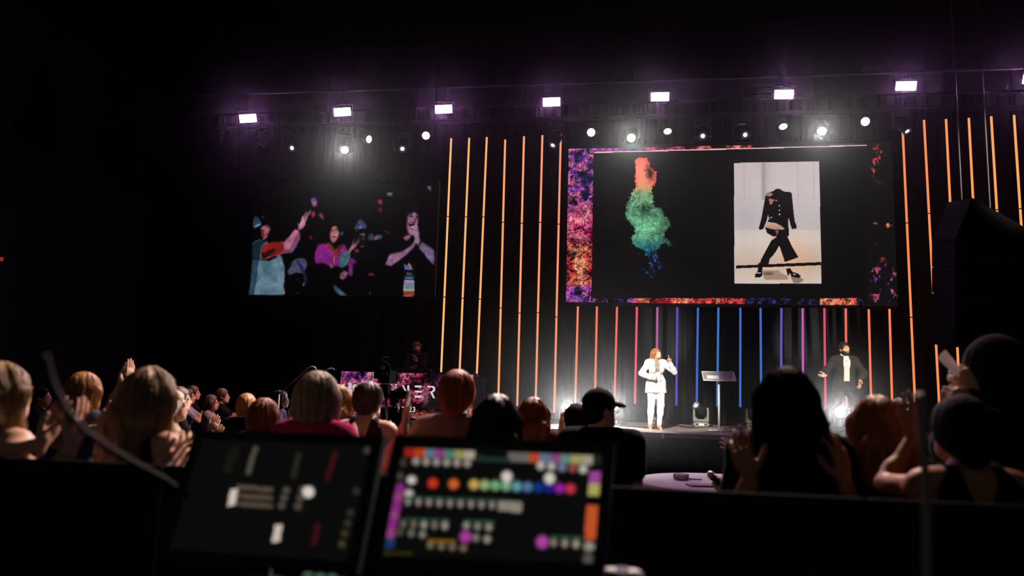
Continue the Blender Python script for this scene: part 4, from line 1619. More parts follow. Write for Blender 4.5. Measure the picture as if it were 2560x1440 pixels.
spd = (vnoise(PX / 1.6, PY / 1.6, 97) > 0.972) & (np.hypot((PX - 1610) / 70, (PY - 510) / 130) < 1) & ~body
r.im = np.where(spd[..., None], np.array([.62, .56, .44]) * 0.75, r.im)

# photograph on the slide
r.poly([(1835, 407.5), (2048, 403.5), (2054, 709), (1836, 709)], (0.77, 0.70, 0.70))
ph = r.mask([(1836, 408.5), (2047.5, 404.5), (2053, 708), (1837, 708)])
base = pal(PY, [(404, (.78, .72, .73)), (470, (.79, .74, .74)), (545, (.74, .70, .71)), (573, (.75, .71, .72)), (576, (.80, .76, .75)), (600, (.83, .78, .75)), (650, (.80, .71, .65)), (660, (.78, .69, .63)), (670, (.80, .72, .65)), (709, (.82, .76, .72))])
base = base + (fbm(PX / 60, PY / 160, 101) - 0.5)[..., None] * 0.08 - 0.03 * (np.sin(PY * 2.4) > 0.6)[..., None]
warm = np.exp(-((PX - 1990) / 45) ** 2 - ((PY - 640) / 60) ** 2)[..., None] * np.array([0.02, -0.06, -0.11])
base = base + warm
r.put(ph, np.clip(base, 0, 1))
for x, w, dk in ((1908, 5, .16), (1914, 10, .07), (1860, 1.5, .08), (1994, 1.5, .08), (2034, 1.5, .09)):
    m = (np.exp(-((PX - x - (PY - 404) * 0.01) / w) ** 2) * ph * (PY < 500))[..., None]
    r.im = r.im * (1 - dk * m)
K = (0.055, 0.04, 0.045)
SK = (0.80, 0.66, 0.58)
r.poly([(1840, 664), (2053, 655), (2053, 663), (1840, 671)], K)
r.poly([(1905, 676), (1951, 676), (1948, 680), (1968, 690), (1971, 699), (1912, 699), (1906, 685)], (.62, .52, .45))
r.ell((1921, 684), 12, 4, (.42, .27, .2), 0.8, soft=0.9)
r.poly([(1975, 688), (1996, 690), (2010, 700), (1998, 708), (1984, 708)], (.40, .33, .27), 0.7)
# jacket, arms, trousers
r.poly([(1934, 477), (1940, 472), (1950, 472), (1956, 477), (1962, 479), (1970, 479), (1979, 482), (1981, 500), (1984, 530), (1987, 553), (1992, 566), (1991, 571), (1980, 573), (1976, 562), (1972, 545), (1970, 555), (1972, 575), (1970, 588), (1950, 592), (1932, 588), (1924, 574), (1913, 572), (1922, 548), (1920, 536), (1918, 548), (1910, 568), (1908, 573), (1899, 575), (1897, 570), (1903, 548), (1909, 516), (1913, 492), (1916, 484), (1926, 480)], K)
r.poly([(1915, 486), (1926, 481), (1933, 486), (1925, 491), (1917, 490)], (.62, .45, .42))
r.poly([(1922, 496), (1936, 499), (1929, 512), (1924, 510)], (.60, .43, .38))
r.poly([(1935, 501), (1943, 499), (1942, 504)], (.55, .4, .36))
r.poly([(1914, 562), (1921, 555), (1940, 558), (1955, 566), (1962, 572), (1956, 575), (1936, 574), (1915, 569)], SK, col2=(.66, .5, .42))
r.poly([(1913, 568), (1930, 574), (1952, 574), (1960, 576), (1972, 570), (1972, 590), (1950, 596), (1930, 590), (1917, 582)], K)
r.poly([(1926, 598), (1938, 590), (1944, 592), (1930, 602)], SK)
r.poly([(1938, 576), (1947, 576), (1943, 588)], (.5, .38, .33))
r.poly([(1928, 602), (1950, 586), (1968, 590), (1980, 616), (1996, 643), (1978, 650), (1962, 655), (1957, 640), (1948, 614), (1938, 632), (1924, 648), (1921, 662), (1906, 662), (1900, 660), (1902, 650), (1916, 624)], K)
r.poly([(1897, 656), (1908, 660), (1905, 680), (1906, 688), (1900, 694), (1887, 694), (1888, 684), (1894, 678)], K)
r.poly([(1890, 681), (1902, 681), (1903, 684), (1889, 684)], (.75, .70, .66))
r.poly([(1965, 672), (1975, 670), (1982, 680), (1996, 684), (2003, 691), (1996, 695), (1980, 692), (1974, 682), (1972, 690), (1969, 688)], K)
r.poly([(1983, 683), (1990, 687), (1984, 688)], (.75, .70, .66))
for y in (514.5, 525.5, 536):
    r.ell((1948.5, y), 1.5, 1.6, (.95, .93, .9))
r.poly([(1921, 544), (1931, 541), (1932, 544), (1923, 547)], (.5, .4, .38))
panel_mesh('display', P, r.im, screen_mat('main_screen_picture'), msc)
MB().box(((x0 + x1) / 2, YS + 0.06, (z0 + z1) / 2), (W_, 0.10, H_)).build('cabinet', M_BLACK, msc)
MB().box(((x0 + x1) / 2, YS + 0.06, z1 + 0.05), (W_, 0.10, 0.09)).build('top_bar', pbr('screen_bar', hx('3a3342'), 0.5, metal=0.5), msc)
MB().tube([(x0 + W_ * 0.03, YS - 0.02, z0 - 0.05), (x1 - 0.05, YS - 0.02, z0 - 0.05)], 0.03, 6).build('bottom_rail', M_BLACK, msc)


def shackles(px_list, Y, z, root):
    for px, py in px_list:
        p = atY(px, py, Y + 0.05)
        p[2] = z
        m = MB()
        m.tube([p + [0.035 * math.cos(a), 0, 0.04 + 0.035 * math.sin(a)] for a in np.linspace(-math.pi / 2, 1.5 * math.pi, 13)], 0.009, 6)
        m.box(p + [0, 0, 0.0], (0.03, 0.05, 0.03))
        sh = m.build('shackle', M_STEEL, root, True)
        MB().tube([p + [0, 0, 0.07], (p[0], p[1], ZC)], 0.004, 5).build('suspension_cable', M_STEEL, sh)


shackles([(1495, 363), (1641, 356), (1690, 354), (1740, 353), (1891, 351), (1942, 348), (1991, 347), (2150, 343), (2201, 341)], YS, z1 + 0.10, msc)

# ------------------------------------------------------------------ side screen with the live picture
xa, xb = atY(618, 742, YS)[0], atY(1086, 742, YS)[0]
za, zb = atY(1085, 742.5, YS)[2], atY(1085, 459, YS)[2]
ssc = thing('side_screen', 'LED screen on the left showing a live close up of clapping audience members', 'screen', (xa, YS, za))
P, PX, PY = panel_grid(np.array([xa, YS, za]), EX, EZ, xb - xa, zb - za, 600, 362)
r = Ras(PX + (fbm(PX / 6, PY / 6, 311) - 0.5) * 4.5, PY + (fbm(PX / 6, PY / 6, 312) - 0.5) * 4.5, (0.04, 0.04, 0.043))
haze_ = np.clip((PX - 900) / 190, 0, 1) * np.clip((560 - PY) / 100, 0, 1)
r.im = r.im + haze_[..., None] * np.array([0.06, 0.05, 0.055])
PK, PU, RD, BLU, GRN = (.80, .50, .62), (.52, .38, .60), (.62, .16, .16), (.34, .46, .58), (.42, .56, .60)
# man in a cap, hands up, pale blue shirt
r.poly([(629, 648), (640, 650), (672, 652), (702, 638), (706, 644), (713, 668), (710, 742), (622, 742), (627, 690)], (.42, .55, .62), seed=3)
r.poly([(629, 650), (646, 652), (642, 700), (634, 742), (618, 742), (626, 700)], (.14, .24, .36), 0.8)
r.ell((670, 672), 9, 12, (.20, .33, .44), 0.7, soft=1.2)
r.poly([(630, 612), (640, 601), (652, 599), (672, 601), (660, 615), (652, 652), (630, 650)], (.09, .17, .22))
r.line([(630, 611), (639, 603), (652, 600)], 2.2, (.55, .65, .68))
r.line([(670, 602), (657, 612), (652, 632), (651, 651)], 1.8, (.40, .52, .56))
r.poly([(662, 608), (678, 606), (708, 604), (716, 598), (736, 572), (748, 574), (752, 586), (746, 600), (735, 622), (722, 634), (700, 638), (660, 650), (652, 648), (655, 630)], (.60, .30, .38), warp=3, seed=5)
r.poly([(660, 612), (690, 604), (708, 608), (716, 618), (700, 634), (656, 648), (654, 632)], (.58, .12, .10), warp=4, seed=6)
r.poly([(655, 636), (676, 622), (690, 626), (672, 640), (656, 648)], (.20, .06, .07), warp=3, seed=7)
r.poly([(708, 606), (738, 573), (747, 575), (740, 592), (722, 622), (712, 626)], PK, 0.85, tex=.2, seed=8)
r.poly([(722, 632), (742, 600), (752, 582), (752, 596), (742, 618), (728, 636)], (.48, .38, .58), 0.9)
r.poly([(744, 568), (752, 555), (762, 553), (764, 562), (756, 574), (749, 576)], PK, tex=.15)
for a, b in (((751, 560), (757, 538)), ((755, 558), (766, 526)), ((758, 559), (773, 528)), ((760, 562), (778, 523)), ((748, 562), (742, 556))):
    r.line([a, b], 4.2, PK)
    r.line([(a[0] + 1, a[1]), (b[0] + 1, b[1])], 1.4, (.92, .70, .76))
r.line([(752, 530), (750, 540)], 3, (.5, .15, .25))
r.poly([(651, 567), (664, 560), (675, 566), (678, 574), (674, 578), (673, 588), (668, 597), (656, 599), (652, 590)], (.66, .38, .46), tex=.2, seed=11)
r.poly([(652, 572), (660, 575), (662, 590), (655, 599), (651, 590)], (.45, .16, .20), 0.9)
r.poly([(667, 584), (675, 583), (673, 589), (668, 588)], (.16, .07, .1))
r.line([(664, 567), (672, 568)], 2, (.2, .1, .15))
r.poly([(631, 553), (636, 540), (640, 536), (650, 538), (656, 556), (651, 565), (633, 573)], (.16, .27, .37))
r.poly([(634, 566), (652, 557), (653, 563), (634, 573)], (.44, .58, .66))
r.line([(640, 537), (648, 546), (653, 560)], 1.6, (.45, .58, .64))
r.poly([(640, 537), (655, 536), (668, 547), (672, 562), (655, 562), (650, 548)], (.05, .05, .06))
r.poly([(653, 540), (657, 537), (660, 542), (664, 548), (658, 547)], (.80, .60, .66))
# backpack, strap
r.poly([(724, 668), (735, 650), (752, 645), (766, 650), (769, 664), (766, 672), (757, 684), (742, 682), (724, 690), (716, 680)], (.30, .31, .42), tex=.25, seed=13)
r.line([(724, 662), (738, 648), (757, 644), (767, 654)], 1.8, (.55, .58, .66))
r.poly([(740, 652), (746, 652), (764, 676), (770, 696), (767, 708), (762, 716), (755, 715), (759, 702), (758, 688)], (.17, .15, .33), tex=.2)
r.poly([(756, 708), (763, 710), (760, 716), (755, 716)], (.6, .58, .65))
r.ell((744, 700), 3, 2.5, (.55, .5, .5), .8)
r.ell((743, 733), 4, 2, (.6, .55, .55), .8)
r.poly([(707, 716), (713, 718), (714, 742), (707, 742)], (.62, .36, .42))
r.poly([(708, 728), (713, 728), (713, 736), (708, 736)], (.82, .78, .74))
r.line([(711, 676), (714, 706)], 2, (.5, .14, .16))
# two hands and heads in the middle distance
r.poly([(774, 498), (784, 490), (794, 497), (796, 508), (792, 517), (782, 518), (777, 508)], (.40, .38, .62), tex=.4, seed=17)
r.poly([(780, 506), (790, 502), (794, 510), (788, 518), (781, 517)], (.72, .38, .56), tex=.3)
r.poly([(778, 530), (788, 525), (790, 536), (784, 548), (778, 544)], (.68, .16, .26), tex=.3, seed=18)
r.poly([(795, 534), (803, 529), (809, 538), (811, 552), (809, 558), (806, 548), (800, 544)], (.66, .36, .46), tex=.3, seed=19)
r.poly([(768, 590), (777, 588), (784, 596), (782, 601), (774, 598)], (.66, .14, .15), tex=.3)
r.poly([(944, 500), (950, 495), (957, 502), (958, 516), (953, 531), (947, 532), (945, 520)], (.72, .22, .38), tex=.25, seed=20)
r.poly([(944, 511), (957, 512), (957, 518), (948, 519)], (.12, .05, .08))
r.poly([(965, 481), (982, 481), (982, 492), (966, 490)], (.42, .55, .70), col2=(.3, .45, .66))
r.poly([(965, 481), (982, 481), (982, 485), (965, 485)], (.82, .66, .64))
r.poly([(1063, 464), (1080, 464), (1082, 481), (1076, 478), (1070, 472)], (.24, .42, .62), col2=(.62, .72, .68))
r.poly([(1086, 490), (1092, 489), (1090, 495)], (.2, .36, .6))
for x, y in ((676, 490), (760, 492), (713, 552), (878, 558), (946, 568), (965, 568), (1055, 562), (711, 545)):
    r.line([(x - 3, y - 1), (x + 1, y)], 1.6, (.66, .68, .72))
    r.line([(x, y - 4), (x, y + 4)], 1.6, (.40, .44, .60))
# woman in the magenta hoodie
r.poly([(793, 612), (806, 606), (824, 612), (838, 626), (848, 612), (862, 608), (868, 618), (872, 640), (868, 656), (850, 668), (820, 664), (806, 658), (790, 662), (783, 650)], (.56, .14, .54), tex=.35, seed=23, warp=2)
r.poly([(814, 606), (826, 624), (840, 644), (846, 640), (838, 622), (824, 606)], (.52, .20, .14), tex=.3)
r.poly([(846, 640), (852, 626), (858, 612), (850, 612), (842, 626)], (.40, .13, .12))
r.line([(836, 640), (835, 658)], 2.6, (.86, .50, .14))
r.poly([(821, 574), (826, 562), (836, 558), (846, 562), (849, 574), (847, 590), (840, 604), (832, 610), (826, 602), (822, 590)], (.74, .48, .48), tex=.12)
r.poly([(821, 574), (826, 562), (829, 572), (826, 590), (829, 603), (823, 594)], (.46, .18, .20), .85)
r.poly([(820, 575), (826, 560), (836, 556), (848, 562), (852, 578), (848, 577), (842, 563), (828, 565), (823, 580)], (.09, .07, .08))
r.line([(827, 575), (833, 575)], 2, (.14, .08, .08))
r.line([(839, 574), (845, 573)], 2, (.14, .08, .08))
r.line([(829, 593), (842, 592)], 1.8, (.42, .12, .14))
r.line([(835, 578), (834, 587)], 1.2, (.50, .26, .26))
r.poly([(850, 580), (863, 577), (858, 588), (850, 592)], (.30, .40, .62))
r.poly([(822, 662), (830, 660), (836, 668), (826, 674)], (.5, .36, .36), tex=.3)
r.poly([(850, 640), (862, 628), (876, 626), (878, 640), (868, 664), (854, 672), (848, 664)], (.30, .45, .48), tex=.25, seed=27)
r.poly([(851, 682), (860, 674), (870, 680), (868, 694), (856, 702), (848, 694)], (.58, .40, .46), tex=.45, seed=28)
r.poly([(870, 662), (880, 655), (884, 672), (882, 690), (874, 694), (870, 678)], (.52, .18, .50), tex=.35, seed=29)
r.poly([(870, 646), (888, 646), (893, 656), (886, 662), (872, 660)], (.50, .12, .46), tex=.3)
r.line([(856, 686), (864, 698)], 1.4, (.22, .12, .14))
r.line([(860, 683), (867, 694)], 1.4, (.22, .12, .14))
# person with a dark mask and raised fingers
r.poly([(886, 566), (896, 548), (906, 545), (913, 558), (920, 566), (914, 574), (898, 574), (890, 582)], (.20, .27, .42), tex=.4, seed=31)
r.line([(884, 566), (893, 582)], 1.8, (.45, .5, .6))
r.line([(897, 552), (905, 570)], 1.6, (.42, .5, .62))
r.poly([(896, 568), (904, 566), (902, 572)], (.70, .50, .60))
r.poly([(898, 584), (912, 581), (915, 590), (896, 588)], (.68, .42, .50))
r.poly([(896, 590), (914, 590), (915, 612), (898, 614)], (.07, .08, .10))
for dx, dy in ((0, 0), (4, 1), (1.5, 5), (5, 6)):
    m = np.abs(np.hypot(PX - 906.5 - dx, PY - 594 - dy) - 2.3) < 0.8
    r.put(m, np.array([.55, .60, .66]))
r.line([(894, 609), (913, 610)], 1.3, (.80, .80, .82))
r.poly([(899, 613), (913, 613), (912, 621), (900, 619)], (.62, .36, .40))
r.poly([(888, 622), (898, 622), (898, 632), (886, 630)], (.55, .32, .36))
for a, b in (((880, 614), (888, 590)), ((884, 614), (900, 592)), ((886, 618), (901, 600)), ((878, 620), (884, 600))):
    r.line([a, b], 3.6, (.76, .52, .54))
r.poly([(868, 632), (876, 616), (888, 612), (893, 616), (884, 622), (876, 634)], (.70, .46, .50), tex=.2)
r.poly([(880, 630), (900, 632), (922, 630), (932, 644), (930, 656), (908, 650), (884, 650)], (.08, .10, .12), tex=.4)
r.poly([(920, 586), (932, 580), (936, 596), (926, 604), (918, 598)], (.22, .30, .42))
r.poly([(936, 590), (948, 584), (962, 590), (952, 598), (940, 602), (934, 602)], (.30, .38, .50), tex=.2)
r.poly([(934, 598), (943, 588), (940, 602)], (.82, .42, .24))
r.poly([(955, 576), (964, 574), (977, 586), (972, 588)], (.36, .44, .58), col2=(.6, .2, .3))
r.poly([(917, 688), (924, 679), (936, 684), (942, 690), (930, 691)], (.50, .18, .18), tex=.3)
# woman with hands before her mouth, on the right
r.poly([(1016, 560), (1017, 538), (1026, 527), (1038, 521), (1046, 528), (1049, 544), (1046, 560), (1042, 566), (1046, 580), (1034, 590), (1020, 584), (1015, 572)], (.66, .44, .58), tex=.12)
r.poly([(1030, 524), (1040, 520), (1047, 530), (1050, 545), (1046, 536), (1036, 528), (1020, 538), (1016, 548)], (.10, .07, .1))
r.poly([(1014, 562), (1017, 545), (1020, 560), (1019, 578), (1028, 586), (1018, 582)], (.62, .22, .36))
r.line([(1022, 536), (1033, 540)], 1.6, (.12, .07, .1))
r.line([(1040, 542), (1047, 541)], 1.6, (.12, .07, .1))
r.line([(1026, 542), (1032, 542)], 2.2, (.10, .06, .10))
r.line([(1041, 545), (1046, 545)], 2.2, (.10, .06, .10))
r.ell((1038, 552), 2.5, 5, (.36, .20, .28), .8)
r.poly([(1020, 558), (1030, 554), (1038, 558), (1036, 566), (1024, 566)], (.20, .09, .14))
r.line([(1024, 559), (1034, 558)], 1.6, (.82, .70, .74))
r.poly([(1004, 592), (1020, 586), (1030, 588), (1024, 600), (1014, 604)], (.70, .36, .48))
r.poly([(1025, 568), (1034, 564), (1044, 562), (1050, 582), (1050, 604), (1044, 612), (1038, 606), (1034, 592), (1026, 582)], (.70, .52, .66), tex=.2, seed=35)
for a, b in (((1026, 570), (1040, 578)), ((1028, 577), (1040, 586)), ((1036, 564), (1046, 578))):
    r.line([a, b], 1.2, (.34, .20, .30))
r.poly([(962, 662), (972, 634), (1004, 628), (1024, 616), (1036, 600), (1040, 608), (1036, 620), (1020, 634), (996, 654), (976, 667)], (.60, .42, .56), tex=.2, seed=36)
r.poly([(1044, 612), (1056, 604), (1087, 624), (1087, 664), (1078, 660), (1060, 636), (1048, 622)], (.56, .45, .62), tex=.2, seed=37)
r.line([(1055, 602), (1050, 612), (1046, 622)], 3.0, (.12, .10, .16))
for q in ((1054, 604), (1051, 610), (1048, 616), (1046, 621)):
    r.ell(q, 1.3, 1.3, (.75, .7, .8))
r.PX, r.PY = PX, PY
# lanyard badge
r.poly([(1010, 660), (1018, 664), (1022, 656), (1030, 668), (1032, 675), (1012, 674)], (.34, .46, .72), tex=.4)
r.poly([(1020, 660), (1024, 658), (1031, 670), (1026, 672)], (.90, .42, .24))
FONT5 = {'L': '10000100001000010000100001000011111', 'O': '01110100011000110001100011000101110', 'R': '11110100011000111110101001001010001', 'A': '01110100011000111111100011000110001', 'I': '01110001000010000100001000010001110', 'N': '10001110011010110011100011000110001', 'E': '11111100001000011110100001000011111', 'J': '00111000100001000010000101001001100', 'C': '01111100001000010000100001000001111', 'K': '10001100101010011000101001001010001', 'S': '01111100001000001110000010000111110', 'D': '11110100011000110001100011000111110', 'T': '11111001000010000100001000010000100'}


def tiny(word, x, y, w, h, col):
    n = len(word)
    cw = w / n
    for i, ch in enumerate(word):
        b = FONT5[ch]
        u = (PX - x - i * cw) / (cw * 0.86) * 5
        v = (PY - y) / h * 7
        ok = (u >= 0) & (u < 5) & (v >= 0) & (v < 7)
        bits = np.array([int(c) for c in b]).reshape(7, 5)
        m = np.zeros(PX.shape, bool)
        m[ok] = bits[np.floor(v[ok]).astype(int), np.floor(u[ok]).astype(int)] > 0
        r.put(m, np.array(col))


tiny('LORRAINE', 1014, 681, 17, 3.6, (.70, .72, .80))
tiny('JACKSON', 1015, 685.4, 15, 3.4, (.70, .72, .80))
r.poly([(1010, 690), (1036, 690), (1036, 699), (1010, 699)], (.10, .22, .30))
r.line([(1014, 695), (1032, 695)], 2, (.55, .66, .70))
r.poly([(1010, 699), (1036, 700), (1036, 728), (1008, 728)], (.62, .48, .72), col2=(.66, .72, .58))
r.poly([(1014, 708), (1034, 708), (1034, 722), (1013, 722)], (.46, .56, .62))
tiny('DIRECTION', 1013, 702, 20, 4, (.88, .80, .90))
r.poly([(1009, 728), (1036, 728), (1036, 738), (1008, 738)], (.64, .24, .22), tex=.4)
r.poly([(1008, 738), (1035, 738), (1035, 742), (1007, 742)], (.45, .10, .14))
r.line([(1010, 740), (1030, 740)], 1.6, (.8, .7, .7))
r.poly([(830, 706), (836, 710), (874, 742), (852, 742), (836, 728)], (.26, .40, .48), tex=.3)
r.poly([(921, 740), (922, 729), (930, 726), (928, 738)], (.25, .32, .45), tex=.3)
r.poly([(1080, 680), (1084, 680), (1084, 690), (1081, 690)], (.2, .2, .22))
lit = (r.im.max(-1) > 0.13).astype(float)
vol = np.clip(1.5 * blur(lit, 5) - 0.28, 0.25, 1.08) * (1 - 0.12 * (blur(lit, 2) < 0.5))
keep = np.clip((np.abs(PX - 1022) < 16) & (PY > 655), 0, 1)
vol = np.where(keep > 0, 1.0, vol)
sh = 0.66 + 0.55 * fbm(PX / 14, PY / 14, 301, 5)
sh = np.where(keep > 0, 1.0, sh)
r.im = np.stack([blur(r.im[..., k], 1) for k in range(3)], -1)
r.im = r.im * (vol * sh)[..., None] * (0.93 + 0.07 * np.sin(PY * 2.6))[..., None]
panel_mesh('display', P, r.im, screen_mat('side_screen_picture', 0.8), ssc)
MB().box(((xa + xb) / 2, YS + 0.06, (za + zb) / 2), (xb - xa, 0.10, zb - za)).build('cabinet', M_BLACK, ssc)
MB().box(((xa + xb) / 2, YS + 0.05, zb + 0.05), (xb - xa, 0.10, 0.09)).build('top_bar', pbr('screen_bar', hx('3a3342'), 0.5, metal=0.5), ssc)
shackles([(660, 466), (697, 468), (737, 467), (778, 466), (945, 460), (988, 458), (1031, 457), (1074, 454)], YS, zb + 0.10, ssc)
pp = atY(1082, 400, YS - 0.4)
for dx, lab in ((0, 'thin steel pole hanging close beside the right edge of the side screen'), (0.07, 'thin steel pole beside the side screen, the outer one next to the amber tubes')):
    pl = thing('hanging_pole', lab, 'pole', (pp[0] + dx, pp[1], zb), 'steel poles beside the side screen')
    MB().tube([(pp[0] + dx, pp[1], zb - 0.3), (pp[0] + dx, pp[1], ZC)], 0.012, 6).build('rod', M_ALU, pl, True)

# ------------------------------------------------------------------ patterned booth
YBO = 15.85
bx0, bx1 = atY(849, 990, YBO)[0], atY(1182, 990, YBO)[0]
bz0 = STAGE_Z
bz1 = atY(1000, 932, YBO)[2]
bo = thing('patterned_booth', 'counter on the side stage with a glowing pink and blue powder picture front', 'booth', ((bx0 + bx1) / 2, YBO + 0.3, STAGE_Z))
P, PX, PY = panel_grid(np.array([bx0, YBO, bz0 + 0.05]), EX, EZ, bx1 - bx0, bz1 - bz0 - 0.05, 340, 124)
b1 = powder(PX, PY, COOL, 131, 0.10, 0.84)
b2 = powder(PX, PY, PINK, 133, 0.05)
b3 = powder(PX, PY, [(0, (.2, .05, .1)), (.5, (.6, .12, .2)), (.7, (.9, .35, .28)), (1, (1, .6, .45))], 137, 0.10)
im = blend(b1, b2, np.clip((PX - 930) / 40 + (fbm(PX / 20, PY / 20, 140) - .5), 0, 1))
im = blend(im, powder(PX, PY, VIO, 135, 0.0), np.exp(-((PX - 1098) / 14) ** 2 - ((PY - 955) / 22) ** 2) * 0.8)
dia = np.clip(1.2 - np.abs((PY - 962) + (PX - 1040) * 0.35) / 16, 0, 1) * (PX > 985)
im = im * (1 - 0.72 * np.clip(dia * fbm(PX / 8, PY / 8, 141) * 2, 0, 1)[..., None])
lowm = np.clip((PY - 1000) / 22, 0, 1)
im = blend(im, powder(PX, PY, FIRE, 143, 0.0), lowm * np.clip((PX - 960) / 20, 0, 1))
im = blend(im, b3, np.clip((PY - 1028 + (fbm(PX / 15, PY / 15, 144) - .5) * 20) / 8, 0, 1) * (PX > 980))
dkm = np.clip(1.6 * np.exp(-((PX - 1092 + (fbm(PX / 14, PY / 14, 146) - .5) * 40) / 30) ** 4 - ((PY - 1003) / 28) ** 4), 0, 1)
im = im * (1 - 0.8 * dkm[..., None]) + 0.05 * dkm[..., None]
r = Ras(PX, PY)
r.im = im * 0.86
WH = (.86, .80, .84)
r.line([(858, 978), (858, 961), (863, 961)], 2.6, WH)
r.line([(867, 984), (874, 962), (881, 993)], 2.8, WH)
r.line([(885, 990), (885, 962), (891, 963), (894, 970)], 2.8, WH)
for x, y in ((990, 962.5), (990, 968.5), (988, 990.5), (1005.5, 990.5)):
    r.poly([(x - 2, y - 2), (x + 2, y - 2), (x + 2, y + 2), (x - 2, y + 2)], WH)
r.poly([(1005, 963), (1009, 963), (1018.5, 983), (1018.5, 963), (1023, 963), (1023, 992.5), (1019.5, 992.5)], WH)
for y in (966, 979, 991.5):
    r.poly([(1037, y - 2.3), (1054, y - 2.3), (1054, y + 2.3), (1037, y + 2.3)], WH)
r.poly([(1067, 964.5), (1082, 964.5), (1087, 968), (1088, 974), (1086, 979), (1081, 981), (1087.5, 995.5), (1082.5, 995.5), (1075, 979), (1079, 978), (1083, 974), (1082.5, 970), (1080, 968.8), (1070, 968.8)], WH)
panel_mesh('display', P, r.im, screen_mat('booth_picture'), bo)
ctr = np.array([(bx0 + bx1) / 2, YBO + 0.32, (bz0 + bz1) / 2])
MB().box(ctr, (bx1 - bx0, 0.60, bz1 - bz0)).build('body', M_BLACK, bo)
MB().box((bx1 + 0.13, YBO + 0.04, (bz0 + bz1) / 2 - 0.02), (0.25, 0.05, bz1 - bz0 - 0.06)).build('end_panel', pbr('grey_screen_tile', hx('4b4845'), 0.6, nscale=70, namt=0.5), bo)
tl_ = atY(984, 1029, YBO)
wz = tl_[2]
text_mesh('lettering', 'AS 2023', emit('booth_lettering', lin(WH), 1.0), (atY(978.5, 1028, YBO)[0], YBO - 0.006, atY(1010, 1029, YBO)[2]), (1.02, 0, 0), EZ, 0.108, bo, bold=0.012)
DESK = pbr('desk_black', hx('242426'), 0.5)
MB().box((ctr[0], YBO + 0.45, bz1 + 0.02), (bx1 - bx0 - 0.1, 0.5, 0.04)).build('counter', DESK, bo)
mx = thing('mixing_deck', 'flat black mixing deck on top of the patterned booth', 'mixer', (atY(1035, 925, YBO + 0.45)[0], YBO + 0.45, bz1 + 0.04))
c0 = ORG[mx]
MB().bbox(c0 + [0, 0, 0.03], (0.8, 0.34, 0.06), 0.01).build('deck_case', M_BLACKP, mx)
for sx in (-0.26, 0.26):
    MB().cyl(c0 + [sx, 0, 0.06], c0 + [sx, 0, 0.072], 0.10, n=18).build('jog_wheel', M_BLACK, mx, True)
for k in range(5):
    MB().cyl(c0 + [-0.06 + 0.03 * k, -0.05, 0.06], c0 + [-0.06 + 0.03 * k, -0.05, 0.075], 0.009, n=8).build('knob', M_GREYCASE, mx, True)
# ------------------------------------------------------------------ people on the stage
PALE = cloth('white_suit', 'dcdad6', 0.04)
H_BROWN = hairmat('brown', '6b3f24')
H_CHEST = hairmat('chestnut', '9a6038')
H_DARK = hairmat('dark', '1d1714')
H_BLACK = hairmat('black', '0c0a0a')
H_BLOND = hairmat('blond', '9a7b55')
H_ASH = hairmat('ash_blond', 'a08d78')
H_AUB = hairmat('auburn', '7a3f20')
H_RED = hairmat('copper', 'a0521c')
H_GOLD = hairmat('golden', 'a06a30')
H_MID = hairmat('mid_brown', '4a3223')

pose = dict(Lw=(0.25, -0.20, 1.39), Rw=(-0.14, -0.21, 1.07), Lf=(-0.03, -0.12, 1), Rf=(0.75, -0.55, -0.1), Lp=(-0.9, -0.5, 0), Rp=(0.1, 0.9, -0.2), Lk='point', Rk='fist', Lo=(0.9, 0.3, -1), Ro=(-1, 0.25, -0.25))
w = Person((W_POS[0], W_POS[1], STAGE_Z), R(10), 0.985, 'woman in a white trouser suit smiling upward with one hand raised on the stage', pose, True, 38, 16, 0,
           dict(Ra=(-0.10, 0.10, 0.105), La=(0.055, -0.06, 0.105), Rk=(-0.10, 0.0, 0.50), Lk=(0.085, -0.085, 0.50), Rt=(-0.1, -0.85, -0.35), Lt=(0.1, -0.85, -0.35)), SKIN, 0.0105)
w.face(smile=True, brow='4a2c18')
w.hair('wavy', H_CHEST, 160, 0.008, 0.33)
w.top('blouse', pbr('patterned_blouse', hx('8a7a66'), 0.8, nscale=60, namt=0.8), 'none', 0.95, 0.006, collar=True)
w.top('blazer', PALE, 'long', 0.76, 0.024, open_front=0.05, flare=0.035, neck=1.49)
w.pants('trousers', PALE, 0.016, 0.97)
w.shoes(pbr('nude_leather', hx('b98768'), 0.35, spec=0.4))
bt_ = MB()
for x, z in ((0.06, 1.02), (0.06, 1.12), (-0.075, 1.02)):
    bt_.ell((x, -0.158, z), (0.011, 0.006, 0.011), n=8, m=5)
b_ = bt_.build('blazer_button', pbr('dark_button', hx('3a3430'), 0.4), None, True)
b_.parent = w.o

pose = dict(Lw=(0.20, -0.24, 1.02), Rw=(-0.37, -0.26, 1.10), Lf=(-0.12, -0.35, -0.95), Rf=(-0.85, -0.45, -0.2), Lp=(-0.85, -0.5, 0.1), Rp=(0.1, -0.75, 0.6), Lk='open', Rk='open', Lo=(1, 0.5, -0.5), Ro=(-0.6, 0.6, -0.7))
m_ = Person((M_POS[0], M_POS[1], STAGE_Z), R(-4), 1.085, 'bearded man in a dark jacket and pale shirt gesturing with both hands on the stage', pose, False, 24, 0, 0,
            dict(Rk=(-0.27, -0.13, 0.50), Ra=(-0.20, 0.0, 0.085), Lk=(0.17, -0.10, 0.49), La=(0.13, 0.05, 0.085), Rt=(-0.45, -0.9, 0), Lt=(0.3, -0.95, 0), pel=(-0.01, 0.02, 0.93), Rh=(-0.10, 0.01, 0.87), Lh=(0.08, 0.01, 0.87), Ls=(0.172, 0.005, 1.375), Rs=(-0.172, 0.005, 1.375)), SKIN, 0.0105)
m_.face(beard=H_DARK, brow='1c120c')
m_.hair('short', H_DARK, 0, 0.008)
